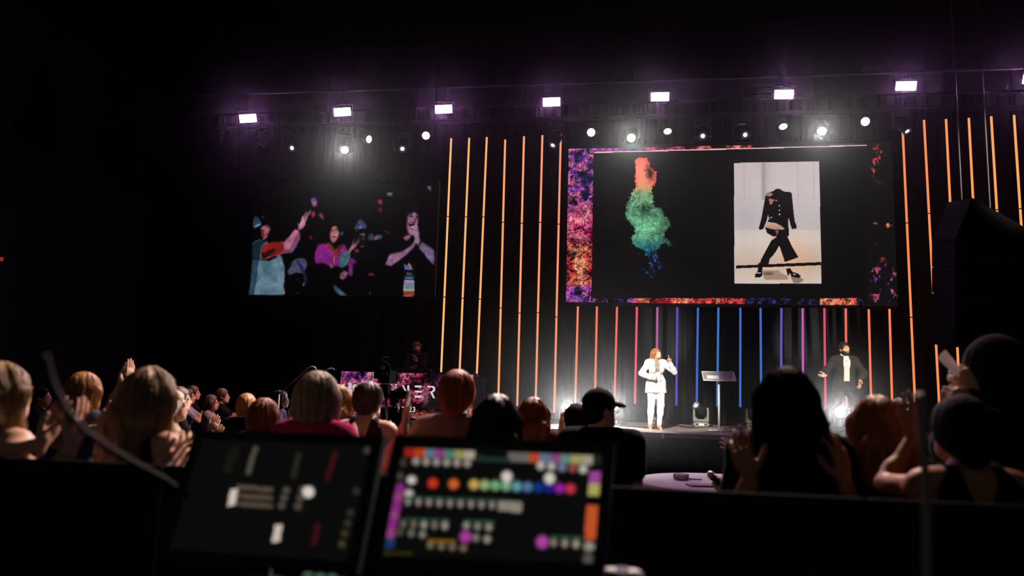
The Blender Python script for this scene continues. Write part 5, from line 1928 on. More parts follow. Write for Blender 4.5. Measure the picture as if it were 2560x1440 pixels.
m_.top('shirt', cloth('grey_white_shirt', 'c8c5c0', 0.08), 'none', 0.95, 0.012, collar=True)
m_.top('jacket', cloth('charcoal_jacket', '2c2a28', 0.15), 'long', 0.80, 0.02, neck=1.50, flare=0.02, open_path=[((0.02, -0.075, 1.50), 0.048), ((0.02, -0.165, 1.27), 0.075), ((0.015, -0.150, 1.08), 0.072), ((0.01, -0.155, 0.93), 0.085), ((0.0, -0.20, 0.70), 0.11)])
m_.pants('trousers', cloth('charcoal_trousers', '2a2927', 0.15), 0.018, 0.96)
m_.shoes(pbr('pale_sneaker', hx('b8aea2'), 0.5))
n_ = MB()
n_.tube([np.array([0.062 * math.sin(a), -0.098 - 0.035 * math.cos(a), 1.365 + 0.06 * abs(math.sin(a)) ** 1.5]) for a in np.linspace(-1.5, 1.5, 14)], 0.003, 5)
n_.build('necklace', M_STEEL, None, True).parent = m_.o
for p_, yy in ((w, 0), (m_, 0)):
    k_ = MB()
    k_.tube([p_.hp((0.075, -0.01, -0.03)), p_.hp((0.07, -0.06, -0.06)), p_.hp((0.045, -0.098, -0.075))], 0.0028, 5)
    k_.ell(p_.hp((0.043, -0.101, -0.075)), 0.006)
    k_.build('headset_microphone', M_BLACKP, None, True).parent = p_.o

dj0 = atY(1043, 855, 16.85)
hD = (dj0[2] - STAGE_Z - 0.02) / 1.70
pose = dict(Lw=(0.02, -0.32, 1.27), Rw=(-0.10, -0.36, 1.11), Lf=(-0.45, -0.2, 0.85), Rf=(0.75, -0.6, 0.2), Lp=(-0.5, -0.8, -0.2), Rp=(0.0, 0.25, 1), Lk='flat', Rk='open')
d_ = Person((dj0[0], dj0[1], STAGE_Z), R(14), hD, 'bearded man in black clapping behind the patterned booth', pose, False, 16, 0, 0, None, SKIN, 0.012)
d_.face(beard=hairmat('ginger_beard', '4a2a18'), brow='3a2012')
d_.hair('curly_short', hairmat('ginger', '6a3e24'), 0)
d_.top('shirt', cloth('black_shirt', '1d1d1f'), 'long', 0.9, 0.016)
d_.pants('trousers', cloth('black_trousers', '16161a'))
d_.shoes(pbr('shoe_black', hx('151515'), 0.4))
spot('added_booth_spot', (-1.0, 14.6, 7.4), (dj0[0], dj0[1], 2.2), 420, 18, (1.0, 0.42, 0.30), 0.6, 0.1)  # added reddish spot without a fixture, tints the man behind the booth

# ------------------------------------------------------------------ audience
BLK = cloth('black_top', '101013')
BLK2 = cloth('black_tee', '101013')
A = audience
UP = dict(Lf=(0.05, -0.1, 1), Rf=(-0.05, -0.1, 1), Lp=(-0.5, -0.85, 0), Rp=(0.5, -0.85, 0))

A(6, 903, 2.9, 'blonde woman clapping at the left edge of the picture', -14, 'clap', ('wavy', H_BLOND), ('tank_top', BLK, 'none'), strands=420, length=0.27, targets=dict(Lw=(158, 1108, 2.62), Rw=(181, 1113, 2.62)), topkw=dict(strap=True))
A(376, 915, 2.95, 'woman with wavy blonde hair and a bare arm, left of the console', -18, 'clap_low', ('wavy', H_BLOND), ('tank_top', BLK, 'none'), strands=420, length=0.29, targets=dict(Rw=(428, 1165, 2.75), Lw=(400, 1175, 2.75)), topkw=dict(strap=True))
A(212, 928, 4.6, 'woman with long straight fair hair in a denim top, clapping', -12, 'clap', ('long', H_GOLD), ('denim_top', cloth('denim', '39465c'), 'short'), trousers=cloth('blue_jeans', '2a3850'), strands=200, length=0.33, targets=dict(Lw=(256, 1072, 4.3), Rw=(266, 1082, 4.3)))
A(330, 950, 6.0, 'dark haired man with his hands raised behind the wavy blonde woman', -20, 'clap_high', ('short', H_BLACK), ('shirt', BLK, 'long'), female=False, targets=dict(Lw=(305, 945, 5.7), Rw=(318, 950, 5.7)))
A(431, 972, 5.2, 'fair haired woman in a tan top turned to the stage beyond the wavy blonde woman', -60, 'clap', ('long', H_ASH), ('tan_top', cloth('tan_top', '8a765f'), 'short'), length=0.22, facey=True)
A(447, 965, 6.6, 'dark haired man seen in profile past the fair haired woman in tan', -58, 'clap', ('short', H_MID), ('shirt', BLK, 'long'), female=False, facey=True)
A(104, 966, 8.0, 'man in black with glasses in profile in the dark left part of the crowd', -68, 'clap_low', ('buzz', H_BLACK), ('black_shirt', BLK, 'long'), female=False, facey=True, skin=SKIN_TAN)
gray = cloth('grey_tee', '8c8790')
A(469, 971, 10.0, 'dark haired woman in a pale grey tee with hands near her face', -68, 'clap_high', ('long', H_DARK), ('grey_tee', gray, 'short'), facey=True, length=0.16, vox=0.0135)
A(482, 963, 10.7, 'man with combed back hair just behind the dark haired woman in grey', -68, 'clap', ('short', H_MID), ('shirt', BLK, 'long'), female=False, facey=True, vox=0.0135)
A(527, 986, 9.5, 'smiling woman in a pale mauve tee looking to the stage', -66, 'clap', ('bob', H_MID), ('mauve_tee', cloth('mauve_tee', '8f828c'), 'short'), facey=True, vox=0.0135)
A(555, 970, 10.4, 'short haired man in profile clapping behind the woman in mauve', -66, 'clap_high', ('short', H_MID), ('dark_shirt', BLK, 'long'), female=False, facey=True, vox=0.0135)
A(701, 975, 9.0, 'woman with curled hair in a lavender tee clapping in profile', -74, 'clap', ('curly', H_MID), ('lavender_tee', cloth('lavender_tee', '7d7690'), 'short'), facey=True, length=0.12, vox=0.0135, targets=dict(Rw=(727, 1040, 8.8), Lw=(726, 1042, 9.0)))
A(617, 982, 6.6, 'person with short fair hair seen from behind beyond the auburn bob', -8, 'clap', ('short', H_GOLD), ('shirt', BLK, 'long'), female=False)
A(661, 994, 4.9, 'woman with an auburn bob and dark red top seen from behind', -10, 'clap', ('bob', H_AUB), ('red_top', cloth('dark_red_top', '5a1a20'), 'short'), strands=160)
A(795, 928, 3.7, 'woman with a large pale blonde bob and pink top seen from behind', -8, 'clap', ('bob', H_ASH), ('pink_top', cloth('pink_top', '9a2458'), 'short'), strands=420)
A(847, 960, 5.5, 'woman with brown shoulder length hair next to the pale blonde bob', -6, 'clap', ('long', H_GOLD), ('shirt', BLK, 'short'), strands=160, length=0.10)
A(921, 952, 4.7, 'person with short dark hair and bare shoulders before the booth', -4, 'clap', ('short', H_MID), ('brown_tank', cloth('brown_tank', '3a2c28'), 'none'), strands=90, topkw=dict(strap=True))
A(1143, 923, 4.0, 'woman with copper hair pinned up and one hand raised', 0, 'clap', ('bun', H_RED), ('rose_top', cloth('rose_top', '7d5f5a'), 'short'), strands=260, targets=dict(Lw=(1012, 1062, 3.85), Rw=(1180, 1150, 3.8)), poseup=dict(Lf=(0.0, -0.1, 1), Lp=(-1, -0.2, 0), Lk='flat', Lo=(0.6, 0, -1), Rf=(0, -0.5, 0.8)))
A(1243, 984, 3.3, 'person with thick dark hair in front of the orange tubes', 2, 'clap', ('curly', H_DARK), ('shirt', BLK, 'short'), strands=380, length=0.12)
A(1334, 991, 5.1, 'woman with red brown hair lit from the floor lights', 2, 'clap', ('wavy', H_AUB), ('wine_top', cloth('wine_top', '4a2224'), 'short'), strands=260, length=0.22)
A(1440, 1008, 5.7, 'dark haired person right in front of the blazing floor light', 4, 'clap_high', ('bob', H_BLACK), ('shirt', BLK, 'short'), strands=160, targets=dict(Lw=(1398, 1082, 5.4), Rw=(1410, 1086, 5.4)), poseup=dict(Lk='flat', Rk='flat'))
cg = A(1503, 962, 4.35, 'large man in a dark cap and black tee with face turned to the stage', 4, 'clap_low', ('buzz', H_BLACK), ('black_tee', BLK2, 'short'), female=False, build=1.18, hyaw=-60, facey=True, trousers=cloth('blue_jeans', '2a3850'), hairtop=0.035)
cg.cap(cloth('black_cap', '1a1a1c'))
A(1966, 914, 2.9, 'woman with very long black hair seen from behind with both hands raised', 4, 'clap', ('long', H_BLACK), ('black_top', BLK, 'short'), strands=420, length=0.36, targets=dict(Lw=(1872, 1192, 2.68), Rw=(2112, 1205, 2.68)), poseup=dict(UP, Lf=(0.25, -0.1, 1), Rf=(0.1, -0.1, 1), Lk='open', Rk='open', Lo=(0.25, 0.3, -1), Ro=(-0.25, 0.3, -1)), skin=SKIN_TAN)
prt = pbr('cloth_script_print', hx('1d1a1b'), 0.85, nscale=26, namt=0.6, stretch=(1, 1, 2))
A(2192, 986, 3.1, 'woman with golden hair and a dark printed top, right of the stage speaker', 6, 'clap_low', ('wavy', H_GOLD), ('printed_top', prt, 'short'), strands=420, length=0.24)
A(2256, 999, 4.5, 'person with curly dark hair just behind the golden haired woman', 4, 'clap', ('curly_short', H_DARK), ('shirt', BLK, 'short'), strands=120)
A(2405, 985, 2.55, 'woman in a black tank top with one bare arm bent upward', 10, 'clap', ('bun', H_BLACK), ('tank_top', BLK, 'none'), targets=dict(Lw=(2284, 1090, 2.86), Rw=(2460, 1330, 2.6)), poseup=dict(Rf=(0, -0.3, -1), Rk='relax', Lf=(0.1, -0.1, 1), Lp=(-0.6, -0.8, 0), Lk='flat', Lo=(0.75, -0.8, -1)), topkw=dict(strap=True), skin=SKIN_TAN)
pm = A(2486, 846, 3.4, 'tall man in black holding up folded papers at the right edge', 12, 'clap', ('hood', BLK), ('black_hoodie', BLK, 'long'), female=False, build=1.2, targets=dict(Lw=(2432, 985, 3.18), Rw=(2428, 1030, 3.1)), poseup=dict(Lf=(0.45, -0.1, 0.9), Rf=(0.5, -0.1, 0.85), Lk='grip', Rk='grip', Lp=(-0.1, -1, 0), Rp=(0.1, -1, 0)))
PAPER = pbr('paper_programme', hx('b5a2a2'), 0.7, nscale=18, namt=0.18)
_nt = PAPER.node_tree
_tr = _nt.nodes.new('ShaderNodeBsdfTranslucent')
_tr.inputs[0].default_value = (0.62, 0.56, 0.54, 1)
_mx = _nt.nodes.new('ShaderNodeMixShader')
_mx.inputs[0].default_value = 0.5
_nt.links.new(_nt.nodes['Principled BSDF'].outputs[0], _mx.inputs[1])
_nt.links.new(_tr.outputs[0], _mx.inputs[2])
_nt.links.new(_mx.outputs[0], _nt.nodes['Material Output'].inputs[0])


def sheet(name, quad, dep, label, mat, skew=0.0):
    t = thing(name, label, 'paper', atD(*quad[0], dep))
    P = [atD(px, py, dep + skew * k) for k, (px, py) in enumerate(quad)]
    n = nrm(np.cross(P[1] - P[0], P[2] - P[0]))
    m = MB()
    nx, ny = 8, 6
    V = []
    for j in range(ny + 1):
        for i in range(nx + 1):
            u, v = i / nx, j / ny
            p = (P[0] * (1 - u) + P[1] * u) * (1 - v) + (P[3] * (1 - u) + P[2] * u) * v
            V.append(p + n * 0.006 * math.sin(u * 3.1))
    K = len(V)
    Q = [(j * (nx + 1) + i, j * (nx + 1) + i + 1, (j + 1) * (nx + 1) + i + 1, (j + 1) * (nx + 1) + i) for j in range(ny) for i in range(nx)]
    m.add(V + [p + n * 0.002 for p in V], Q + [tuple(K + i for i in q[::-1]) for q in Q])
    m.build('page', mat, t, True)
    return t


sheet('folded_papers', [(2346, 898), (2364, 876), (2402, 922), (2399, 944)], 3.12, 'folded pale papers held up by the tall man in black', PAPER, 0.01)
sheet('white_card', [(2367, 985), (2392, 1000), (2388, 1018), (2376, 1018)], 3.05, 'small white card in the lower hand of the tall man in black', PAPER)

# camera operator and camera
A(988, 985, 11.6, 'camera operator in black beside the tripod camera', 0, 'clap_low', ('short', H_BLACK), ('black_shirt', BLK, 'long'), female=False, vox=0.016, targets=dict(Rw=(996, 1026, 11.3)))
M_CAM = pbr('camera_matt', hx('101011'), 0.95, spec=0.02)
vd = 11.0
pb = atD(962, 935, vd)
vc = thing('video_camera', 'black video camera on a tripod in front of the patterned booth', 'video camera', (pb[0], pb[1], 0))
zc = pb[2]
MB().bbox(pb + [0, -0.12, 0.02], (0.24, 0.06, 0.19), 0.01).build('monitor', M_CAM, vc)
MB().bbox(pb + [0.0, 0.12, -0.04], (0.17, 0.40, 0.20), 0.02).build('camera_body', M_CAM, vc)
MB().lathe(pb + [0, 0.32, -0.04], (0, 1, 0), [(0.06, 0), (0.065, 0.15), (0.075, 0.2), (0.07, 0.205)], 16).build('lens', M_CAM, vc, True)
MB().box(pb + [0.015, -0.152, 0.085], (0.07, 0.004, 0.045)).build('tally_plate', pbr('tally_white', hx('b4b0a4'), 0.5), vc)
MB().box(pb + [0.085, -0.152, 0.005], (0.035, 0.004, 0.035)).build('tally_square', pbr('tally_white', hx('b4b0a4'), 0.5), vc)
text_mesh('lettering', '2', pbr('tally_white', hx('b4b0a4'), 0.5), pb + [0.0, -0.153, -0.012], (1.2, 0, 0), (0, 0, 1), 0.04, vc, bold=0.02)
text_mesh('lettering', '1 O', pbr('tally_grey', hx('6a675f'), 0.5), pb + [-0.10, -0.153, -0.045], (1.2, 0, 0), (0, 0, 1), 0.036, vc)
hk = [pb + np.array([x, -0.05, z]) for x, z in ((0.02, 0.12), (0.02, 0.17), (0.10, 0.13), (0.02, 0.175), (-0.03, 0.21), (-0.01, 0.245), (0.06, 0.25))]
MB().tube([hk[2], hk[3], hk[4], hk[5], hk[6]], 0.006, 6).build('work_lamp_arm', M_GREYCASE, vc, True)
hd_ = MB()
hd_.bbox(pb + [0, 0.05, -0.20], (0.13, 0.18, 0.10), 0.015)
hd_.cyl(pb + [0, 0.05, -0.25], pb + [0, 0.05, -0.36], 0.09, 0.06, 14)
hd_.build('fluid_head', M_CAM, vc)
for a in (-2.2, -0.95, 1.57):
    d = np.array([math.cos(a), math.sin(a), 0])
    top_ = pb + [0, 0.05, -0.34]
    bot = np.array([pb[0], pb[1] + 0.05, 0.0]) + d * 0.45
    l_ = MB()
    l_.tube([top_ + d * 0.05, bot + [0, 0, 0.02]], [0.02, 0.015], 8)
    l_.build('tripod_leg', pbr('tripod_metal', hx('8c8880'), 0.3, metal=0.6), vc, True)
MB().tube([pb + [0.05, 0.0, -0.2], pb + [0.2, -0.35, -0.32]], 0.012, 6).build('pan_handle', M_BLACK, vc, True)
MB().bbox(pb + [0.22, 0.05, -0.30], (0.30, 0.12, 0.12), 0.02).build('rain_cover', BLK, vc)

# thin booms over the crowd
for k, (pts, lab) in enumerate((([(697, 985), (735, 952), (770, 921), (780, 915.5), (787, 918), (791, 925), (792.5, 940)], 'thin curved microphone boom arching over the curly haired woman'), ([(800, 960), (808, 932), (818, 924), (828, 920.5), (834, 922), (836, 925)], 'thin curved microphone boom behind the pale blonde bob'))):
    d0 = 7.5
    q = [atD(px, py, d0) for px, py in pts]
    t = thing('microphone_boom', lab, 'microphone stand', (q[0][0], q[0][1], 0), 'microphone booms above the crowd')
    MB().tube(q, [0.005] * (len(q) - 1) + [0.007], 6).build('boom_arm', pbr('boom_steel', hx('8a9088'), 0.35, metal=0.7), t, True)
    MB().tube([(q[0][0], q[0][1], 0.02), q[0]], 0.012, 8).build('stand_pole', M_BLACK, t, True)
    MB().lathe((q[0][0], q[0][1], 0), (0, 0, 1), [(0.14, 0), (0.14, 0.015), (0.02, 0.03)], 16).build('stand_base', M_BLACK, t, True)

# ------------------------------------------------------------------ round table
TP = atZ(1800, 1206, 0.75)
TR = 0.785
tb = thing('round_table', 'round table under a pale cloth in the crowd to the right of the console', 'table', (TP[0], TP[1], 0))
MB().lathe((TP[0], TP[1], 0.715), (0, 0, 1), [(TR - 0.01, 0), (TR, 0.01), (TR, 0.02), (TR - 0.01, 0.03)], 40).build('tabletop', M_BLACKP, tb)
MB().cyl((TP[0], TP[1], 0.02), (TP[0], TP[1], 0.72), 0.05, n=12).build('pedestal', M_BLACK, tb, True)
MB().lathe((TP[0], TP[1], 0), (0, 0, 1), [(0.36, 0), (0.36, 0.015), (0.07, 0.05)], 24).build('foot_plate', M_BLACK, tb, True)
V, Q = [], []
n = 96
rings = [(0.02, 0.750), (0.4, 0.750), (TR - 0.01, 0.750), (TR + 0.006, 0.744), (TR + 0.012, 0.72), (TR + 0.02, 0.60), (TR + 0.03, 0.42), (TR + 0.045, 0.25)]
for j, (rr_, z) in enumerate(rings):
    fold = max(0, (0.72 - z)) * 0.22
    for i in range(n):
        a = 2 * math.pi * i / n
        q = rr_ + fold * 0.5 * (math.sin(a * 13) + 0.5 * math.sin(a * 29 + 1))
        V.append((TP[0] + q * math.cos(a), TP[1] + q * math.sin(a), z))
for j in range(len(rings) - 1):
    for i in range(n):
        k = (i + 1) % n
        Q.append((j * n + i, j * n + k, (j + 1) * n + k, (j + 1) * n + i))
CL = pbr('table_cloth_linen', hx('a89196'), 0.8, nscale=60, namt=0.06)
o = obj_np('tablecloth', np.array(V), np.array(Q)[:, ::-1], CL)
tag(o, 'pale rose grey cloth draped over the round table', 'tablecloth')
TZ = 0.7505
p = atZ(1703, 1199, TZ)
bw = thing('glass_bowl', 'low clear faceted glass bowl on the round table', 'bowl', p)
MB().lathe(p, (0, 0, 1), [(0.055, 0), (0.075, 0.006), (0.078, 0.03), (0.074, 0.055), (0.066, 0.055), (0.064, 0.03), (0.05, 0.012), (0.01, 0.010)], 12).build('bowl_wall', pbr('bowl_glass', (0.92, 0.86, 0.88), 0.08, spec=0.7, trans=0.85, ior=1.4), bw)
p2 = atZ(1728, 1199.5, TZ)
pn = thing('ballpoint_pen', 'dark pen lying beside the glass bowl', 'pen', p2)
MB().tube([p2 + [-0.09, 0.02, 0.007], p2 + [0.10, -0.01, 0.007]], [0.006, 0.006], 8).build('barrel', M_BLACKP, pn, True)
MB().tube([p2 + [-0.09, 0.02, 0.007], p2 + [-0.105, 0.0225, 0.007]], [0.005, 0.001], 8).build('tip', M_STEEL, pn, True)
p3 = atZ(1712, 1196.5, TZ)
ch = MB()
ch.tube([p3 + [0.06 * math.cos(a) * (1 + 0.2 * math.sin(3 * a)), 0.03 * math.sin(a), 0.004] for a in np.linspace(0, 5.6, 22)], 0.004, 5)
tag(ch.build('bead_bracelet', pbr('bead_metal', hx('9a8078'), 0.3, metal=0.7), None, True), 'small metal bracelet lying behind the glass bowl', 'bracelet')
p4 = atZ(1752, 1215, TZ)
bk = thing('printed_booklet', 'dark booklet with a red and blue cover on the round table', 'booklet', p4)
MB().bbox(p4 + [0, 0, 0.006], (0.24, 0.17, 0.012), 0.002, np.array(Matrix.Rotation(0.2, 3, 'Z'))).build('cover', pbr('booklet_cover', hx('1b2430'), 0.4), bk)
MB().bbox(p4 + [0.01, -0.01, 0.0125], (0.12, 0.10, 0.003), 0.001, np.array(Matrix.Rotation(0.2, 3, 'Z'))).build('cover_print', pbr('booklet_red', hx('8a2430'), 0.4), bk)
p5 = atZ(1850, 1212, TZ)
bx_ = thing('tan_box', 'small tan cardboard box on the round table behind the microphone hand', 'box', p5)
MB().bbox(p5 + [0, 0, 0.05], (0.16, 0.12, 0.10), 0.003).build('carton', pbr('cardboard_tan', hx('a06f42'), 0.8, nscale=40, namt=0.1), bx_)
MB().bbox(p5 + [0, 0, 0.106], (0.164, 0.124, 0.022), 0.003).build('lid', pbr('cardboard_light', hx('b98a5c'), 0.8), bx_)

CHR = pbr('chair_chrome', hx('9a9a9c'), 0.25, metal=0.9)


def chair(c, rz, label):
    t = thing('banquet_chair', label, 'chair', (c[0], c[1], 0), 'banquet chairs at the round table')
    M = np.array(Matrix.Rotation(rz, 3, 'Z'))
    q = lambda x, y, z: np.array([c[0], c[1], 0]) + M @ np.array([x, y, z])
    MB().bbox(q(0, 0, 0.45), (0.42, 0.42, 0.06), 0.02, M).build('seat', BLK, t)
    MB().bbox(q(0, 0.23, 0.70), (0.36, 0.03, 0.26), 0.012, M).build('backrest', BLK, t)
    for x, y, e in ((-0.19, -0.19, 0), (0.19, -0.19, 0), (-0.19, 0.2, 1), (0.19, 0.2, 1)):
        MB().tube([q(x, y + 0.02 * e, 0.0), q(x, y, 0.44)], 0.012, 8).build('leg', CHR, t, True)
    arc = [q(-0.20, 0.21, 0.44), q(-0.205, 0.235, 0.70)] + [q(-0.20 * math.cos(a), 0.24, 0.74 + 0.11 * math.sin(a)) for a in np.linspace(0, math.pi, 14)] + [q(0.205, 0.235, 0.70), q(0.20, 0.21, 0.44)]
    MB().tube(arc, 0.011, 8).build('back_frame', CHR, t, True)
    return t


c1 = atZ(1607, 1183, 0.84)
chair(c1 + np.array([-0.28, 0.55, 0]), R(165), 'chrome framed chair at the left of the round table')
# seated guest holding the microphone
SD = 5.5
g0 = atD(1935, 1105, SD)
seat = dict(pel=(0, 0.01, 0.57), chest=(0, -0.02, 0.87), nb=(0, -0.02, 1.045), hd=(0, -0.06, 1.197), Ls=(0.165, -0.02, 0.995), Rs=(-0.165, -0.02, 0.995), Lh=(0.09, 0, 0.53), Rh=(-0.09, 0, 0.53), Lk=(0.11, -0.43, 0.53), Rk=(-0.11, -0.43, 0.53), La=(0.11, -0.42, 0.085), Ra=(-0.11, -0.42, 0.085))
mic_w = atD(1806, 1226, SD - 0.05)
sp_ = Person((g0[0] - 0.12, g0[1], 0), math.pi + R(30), 1.0, 'seated guest in black holding a microphone over the round table, mostly hidden', dict(POSES['clap_low'], Lf=(0.45, -0.3, 0.85), Lp=(-0.3, -0.7, 0.3), Lk='grip'), True, 10, 0, 0, seat, SKIN, 0.014, targets=dict(Lw=(1806, 1228, SD - 0.05)))
sp_.hair('bob', H_BLACK)
sp_.top('black_sweater', BLK, 'long', 0.55)
sp_.pants('trousers', cloth('black_trousers', '16161a'))
sp_.shoes(pbr('shoe_black', hx('151515'), 0.4))
chair((g0[0] - 0.12, g0[1] - 0.02), math.pi + R(30), 'banquet chair under the seated guest behind the very long black hair')
ma, mbp = atD(1777, 1187, SD - 0.08), atD(1799, 1210, SD - 0.06)
mc = thing('handheld_microphone', 'handheld microphone with a silver grille over the round table', 'microphone', ma)
dm = nrm(mbp - ma)
MB().ell(ma, (0.027, 0.027, 0.03), frame(dm), 14, 10).build('grille', pbr('mic_grille', hx('b8a8aa'), 0.35, metal=0.6, nscale=200, namt=0.4), mc, True)
MB().cyl(ma + dm * 0.02, ma + dm * 0.03, 0.028, n=14).build('grille_band', M_BLACKP, mc, True)
MB().tube([ma + dm * 0.03, ma + dm * 0.07, ma + dm * 0.20], [0.025, 0.019, 0.016], 14).build('handle', M_BLACKP, mc, True)

# ------------------------------------------------------------------ hanging loudspeakers at the right
M_SPK = pbr('speaker_black', hx('121213'), 0.95, spec=0.02)
ls = thing('hanging_loudspeaker', 'black hanging loudspeaker cluster in front of the right hand orange tubes', 'loudspeaker', atD(2490, 690, 9.0))
Pw = lambda px, py, dd=9.0: atD(px, py, dd)
ex9, ey9 = nrm(Pw(2600, 690) - Pw(2400, 690)), nrm(Pw(2490, 600) - Pw(2490, 800))
o9 = Pw(2388, 868)
s9 = 9.0 / FPX
en9 = np.cross(ex9, ey9)
rows = [(0, 66), (68, 134), (136, 202), (204, 268)]
for a, b in rows:
    m = MB()
    m.prism([(0, a * s9), (1.02, a * s9), (1.02, b * s9), (0, b * s9)], o9, ex9, ey9, -en9 * 0.5)
    m.build('cabinet', M_SPK, ls)
    g = MB()
    g.prism([(0.03, (a + 4) * s9), (0.99, (a + 4) * s9), (0.99, (b - 4) * s9), (0.03, (b - 4) * s9)], o9 + en9 * 0.012, ex9, ey9, -en9 * 0.012)
    g.build('front_grille', M_BLACKP, ls)
MB().prism([(0, 270 * s9), (1.02, 270 * s9), (1.02, 280 * s9), (42 * s9, 374 * s9)], o9, ex9, ey9, -en9 * 0.5).build('top_frame', M_SPK, ls)
MB().prism([(0.01, 0.01), (1.01, 0.01), (1.01, 279 * s9), (0.01, 279 * s9)], o9 - en9 * 0.2, ex9, ey9, -en9 * 0.28).build('rear_spine', M_SPK, ls)
for x in (0.25, 0.6):
    q = o9 + ex9 * x + ey9 * 1.5 - en9 * 0.25
    MB().tube([q, (q[0], q[1], ZC)], 0.008, 6).build('hoist_chain', M_BLACK, ls)

# ------------------------------------------------------------------ desk in front of the camera
YP = 2.32
zp = atY(1600, 1219, YP)[2]
M_MATT = pbr('matt_black_case', hx('343436'), 0.9, spec=0.02)
dp = thing('desk_front_panel', 'tall matt black panel closing the front of the control desk', 'panel', (0.2, YP, 0))
for xx in np.arange(-2.6, 2.9, 1.1):
    MB().bbox((xx + 0.55, YP, zp / 2), (1.095, 0.03, zp), 0.004).build('panel', pbr('panel_cloth', hx('1b1b1c'), 0.95, spec=0.02), dp)
con = thing('lighting_console', 'black lighting control console with two tilted touch screens facing the operator', 'console', (-0.15, 1.75, 0))
UI_L = [(505, 1098), (926, 1114), (868, 1404), (424, 1372)]
UI_R = [(1008, 1112), (1506, 1132), (1484, 1408), (956, 1392)]




def quad3(qd, ds):
    return [atD(px, py, d) for (px, py), d in zip(qd, ds)]


def monitor(qd, ds, paint, nm, lab, strength):
    TLp, TRp, BRp, BLp = quad3(qd, ds)
    nx, ny = 200, 116
    u, v = np.meshgrid(np.linspace(0, 1, nx), np.linspace(0, 1, ny))
    P = (BLp * (1 - u[..., None]) + BRp * u[..., None]) * (1 - v[..., None]) + (TLp * (1 - u[..., None]) + TRp * u[..., None]) * v[..., None]
    q = P - CAM
    wd = q @ fwd
    r = Ras(1280 + FPX * (q @ cr) / wd, 720 - FPX * (q @ cu) / wd, (0.05, 0.05, 0.048))
    paint(r)
    n = nrm(np.cross(TRp - TLp, TLp - BLp))
    if n @ (CAM - TLp) < 0:
        n = -n
    ex, ey = nrm(TRp - TLp), nrm(TLp - BLp)
    b = 0.03
    cs = [TLp - ex * b + ey * b * 0.9, TRp + ex * b + ey * b * 0.9, BRp + ex * b - ey * b, BLp - ex * b - ey * b]
    m = MB()
    f = [c - n * 0.004 for c in cs] + [c - n * 0.045 for c in cs]
    m.add(f, [(0, 3, 2, 1), (4, 5, 6, 7), (0, 1, 5, 4), (1, 2, 6, 5), (2, 3, 7, 6), (3, 0, 4, 7)])
    mo = m.build('monitor', M_MATT, con)
    panel_mesh('display', P, r.im, screen_mat(nm, strength), mo)
    mid = (cs[2] + cs[3]) / 2 - n * 0.03
    MB().tube([mid, mid + [0, 0.05, -0.16]], 0.03, 8).build('monitor_arm', M_BLACK, con, True)
    return cs


WARM, TEAL = (.66, .62, .58), (.30, .42, .36)


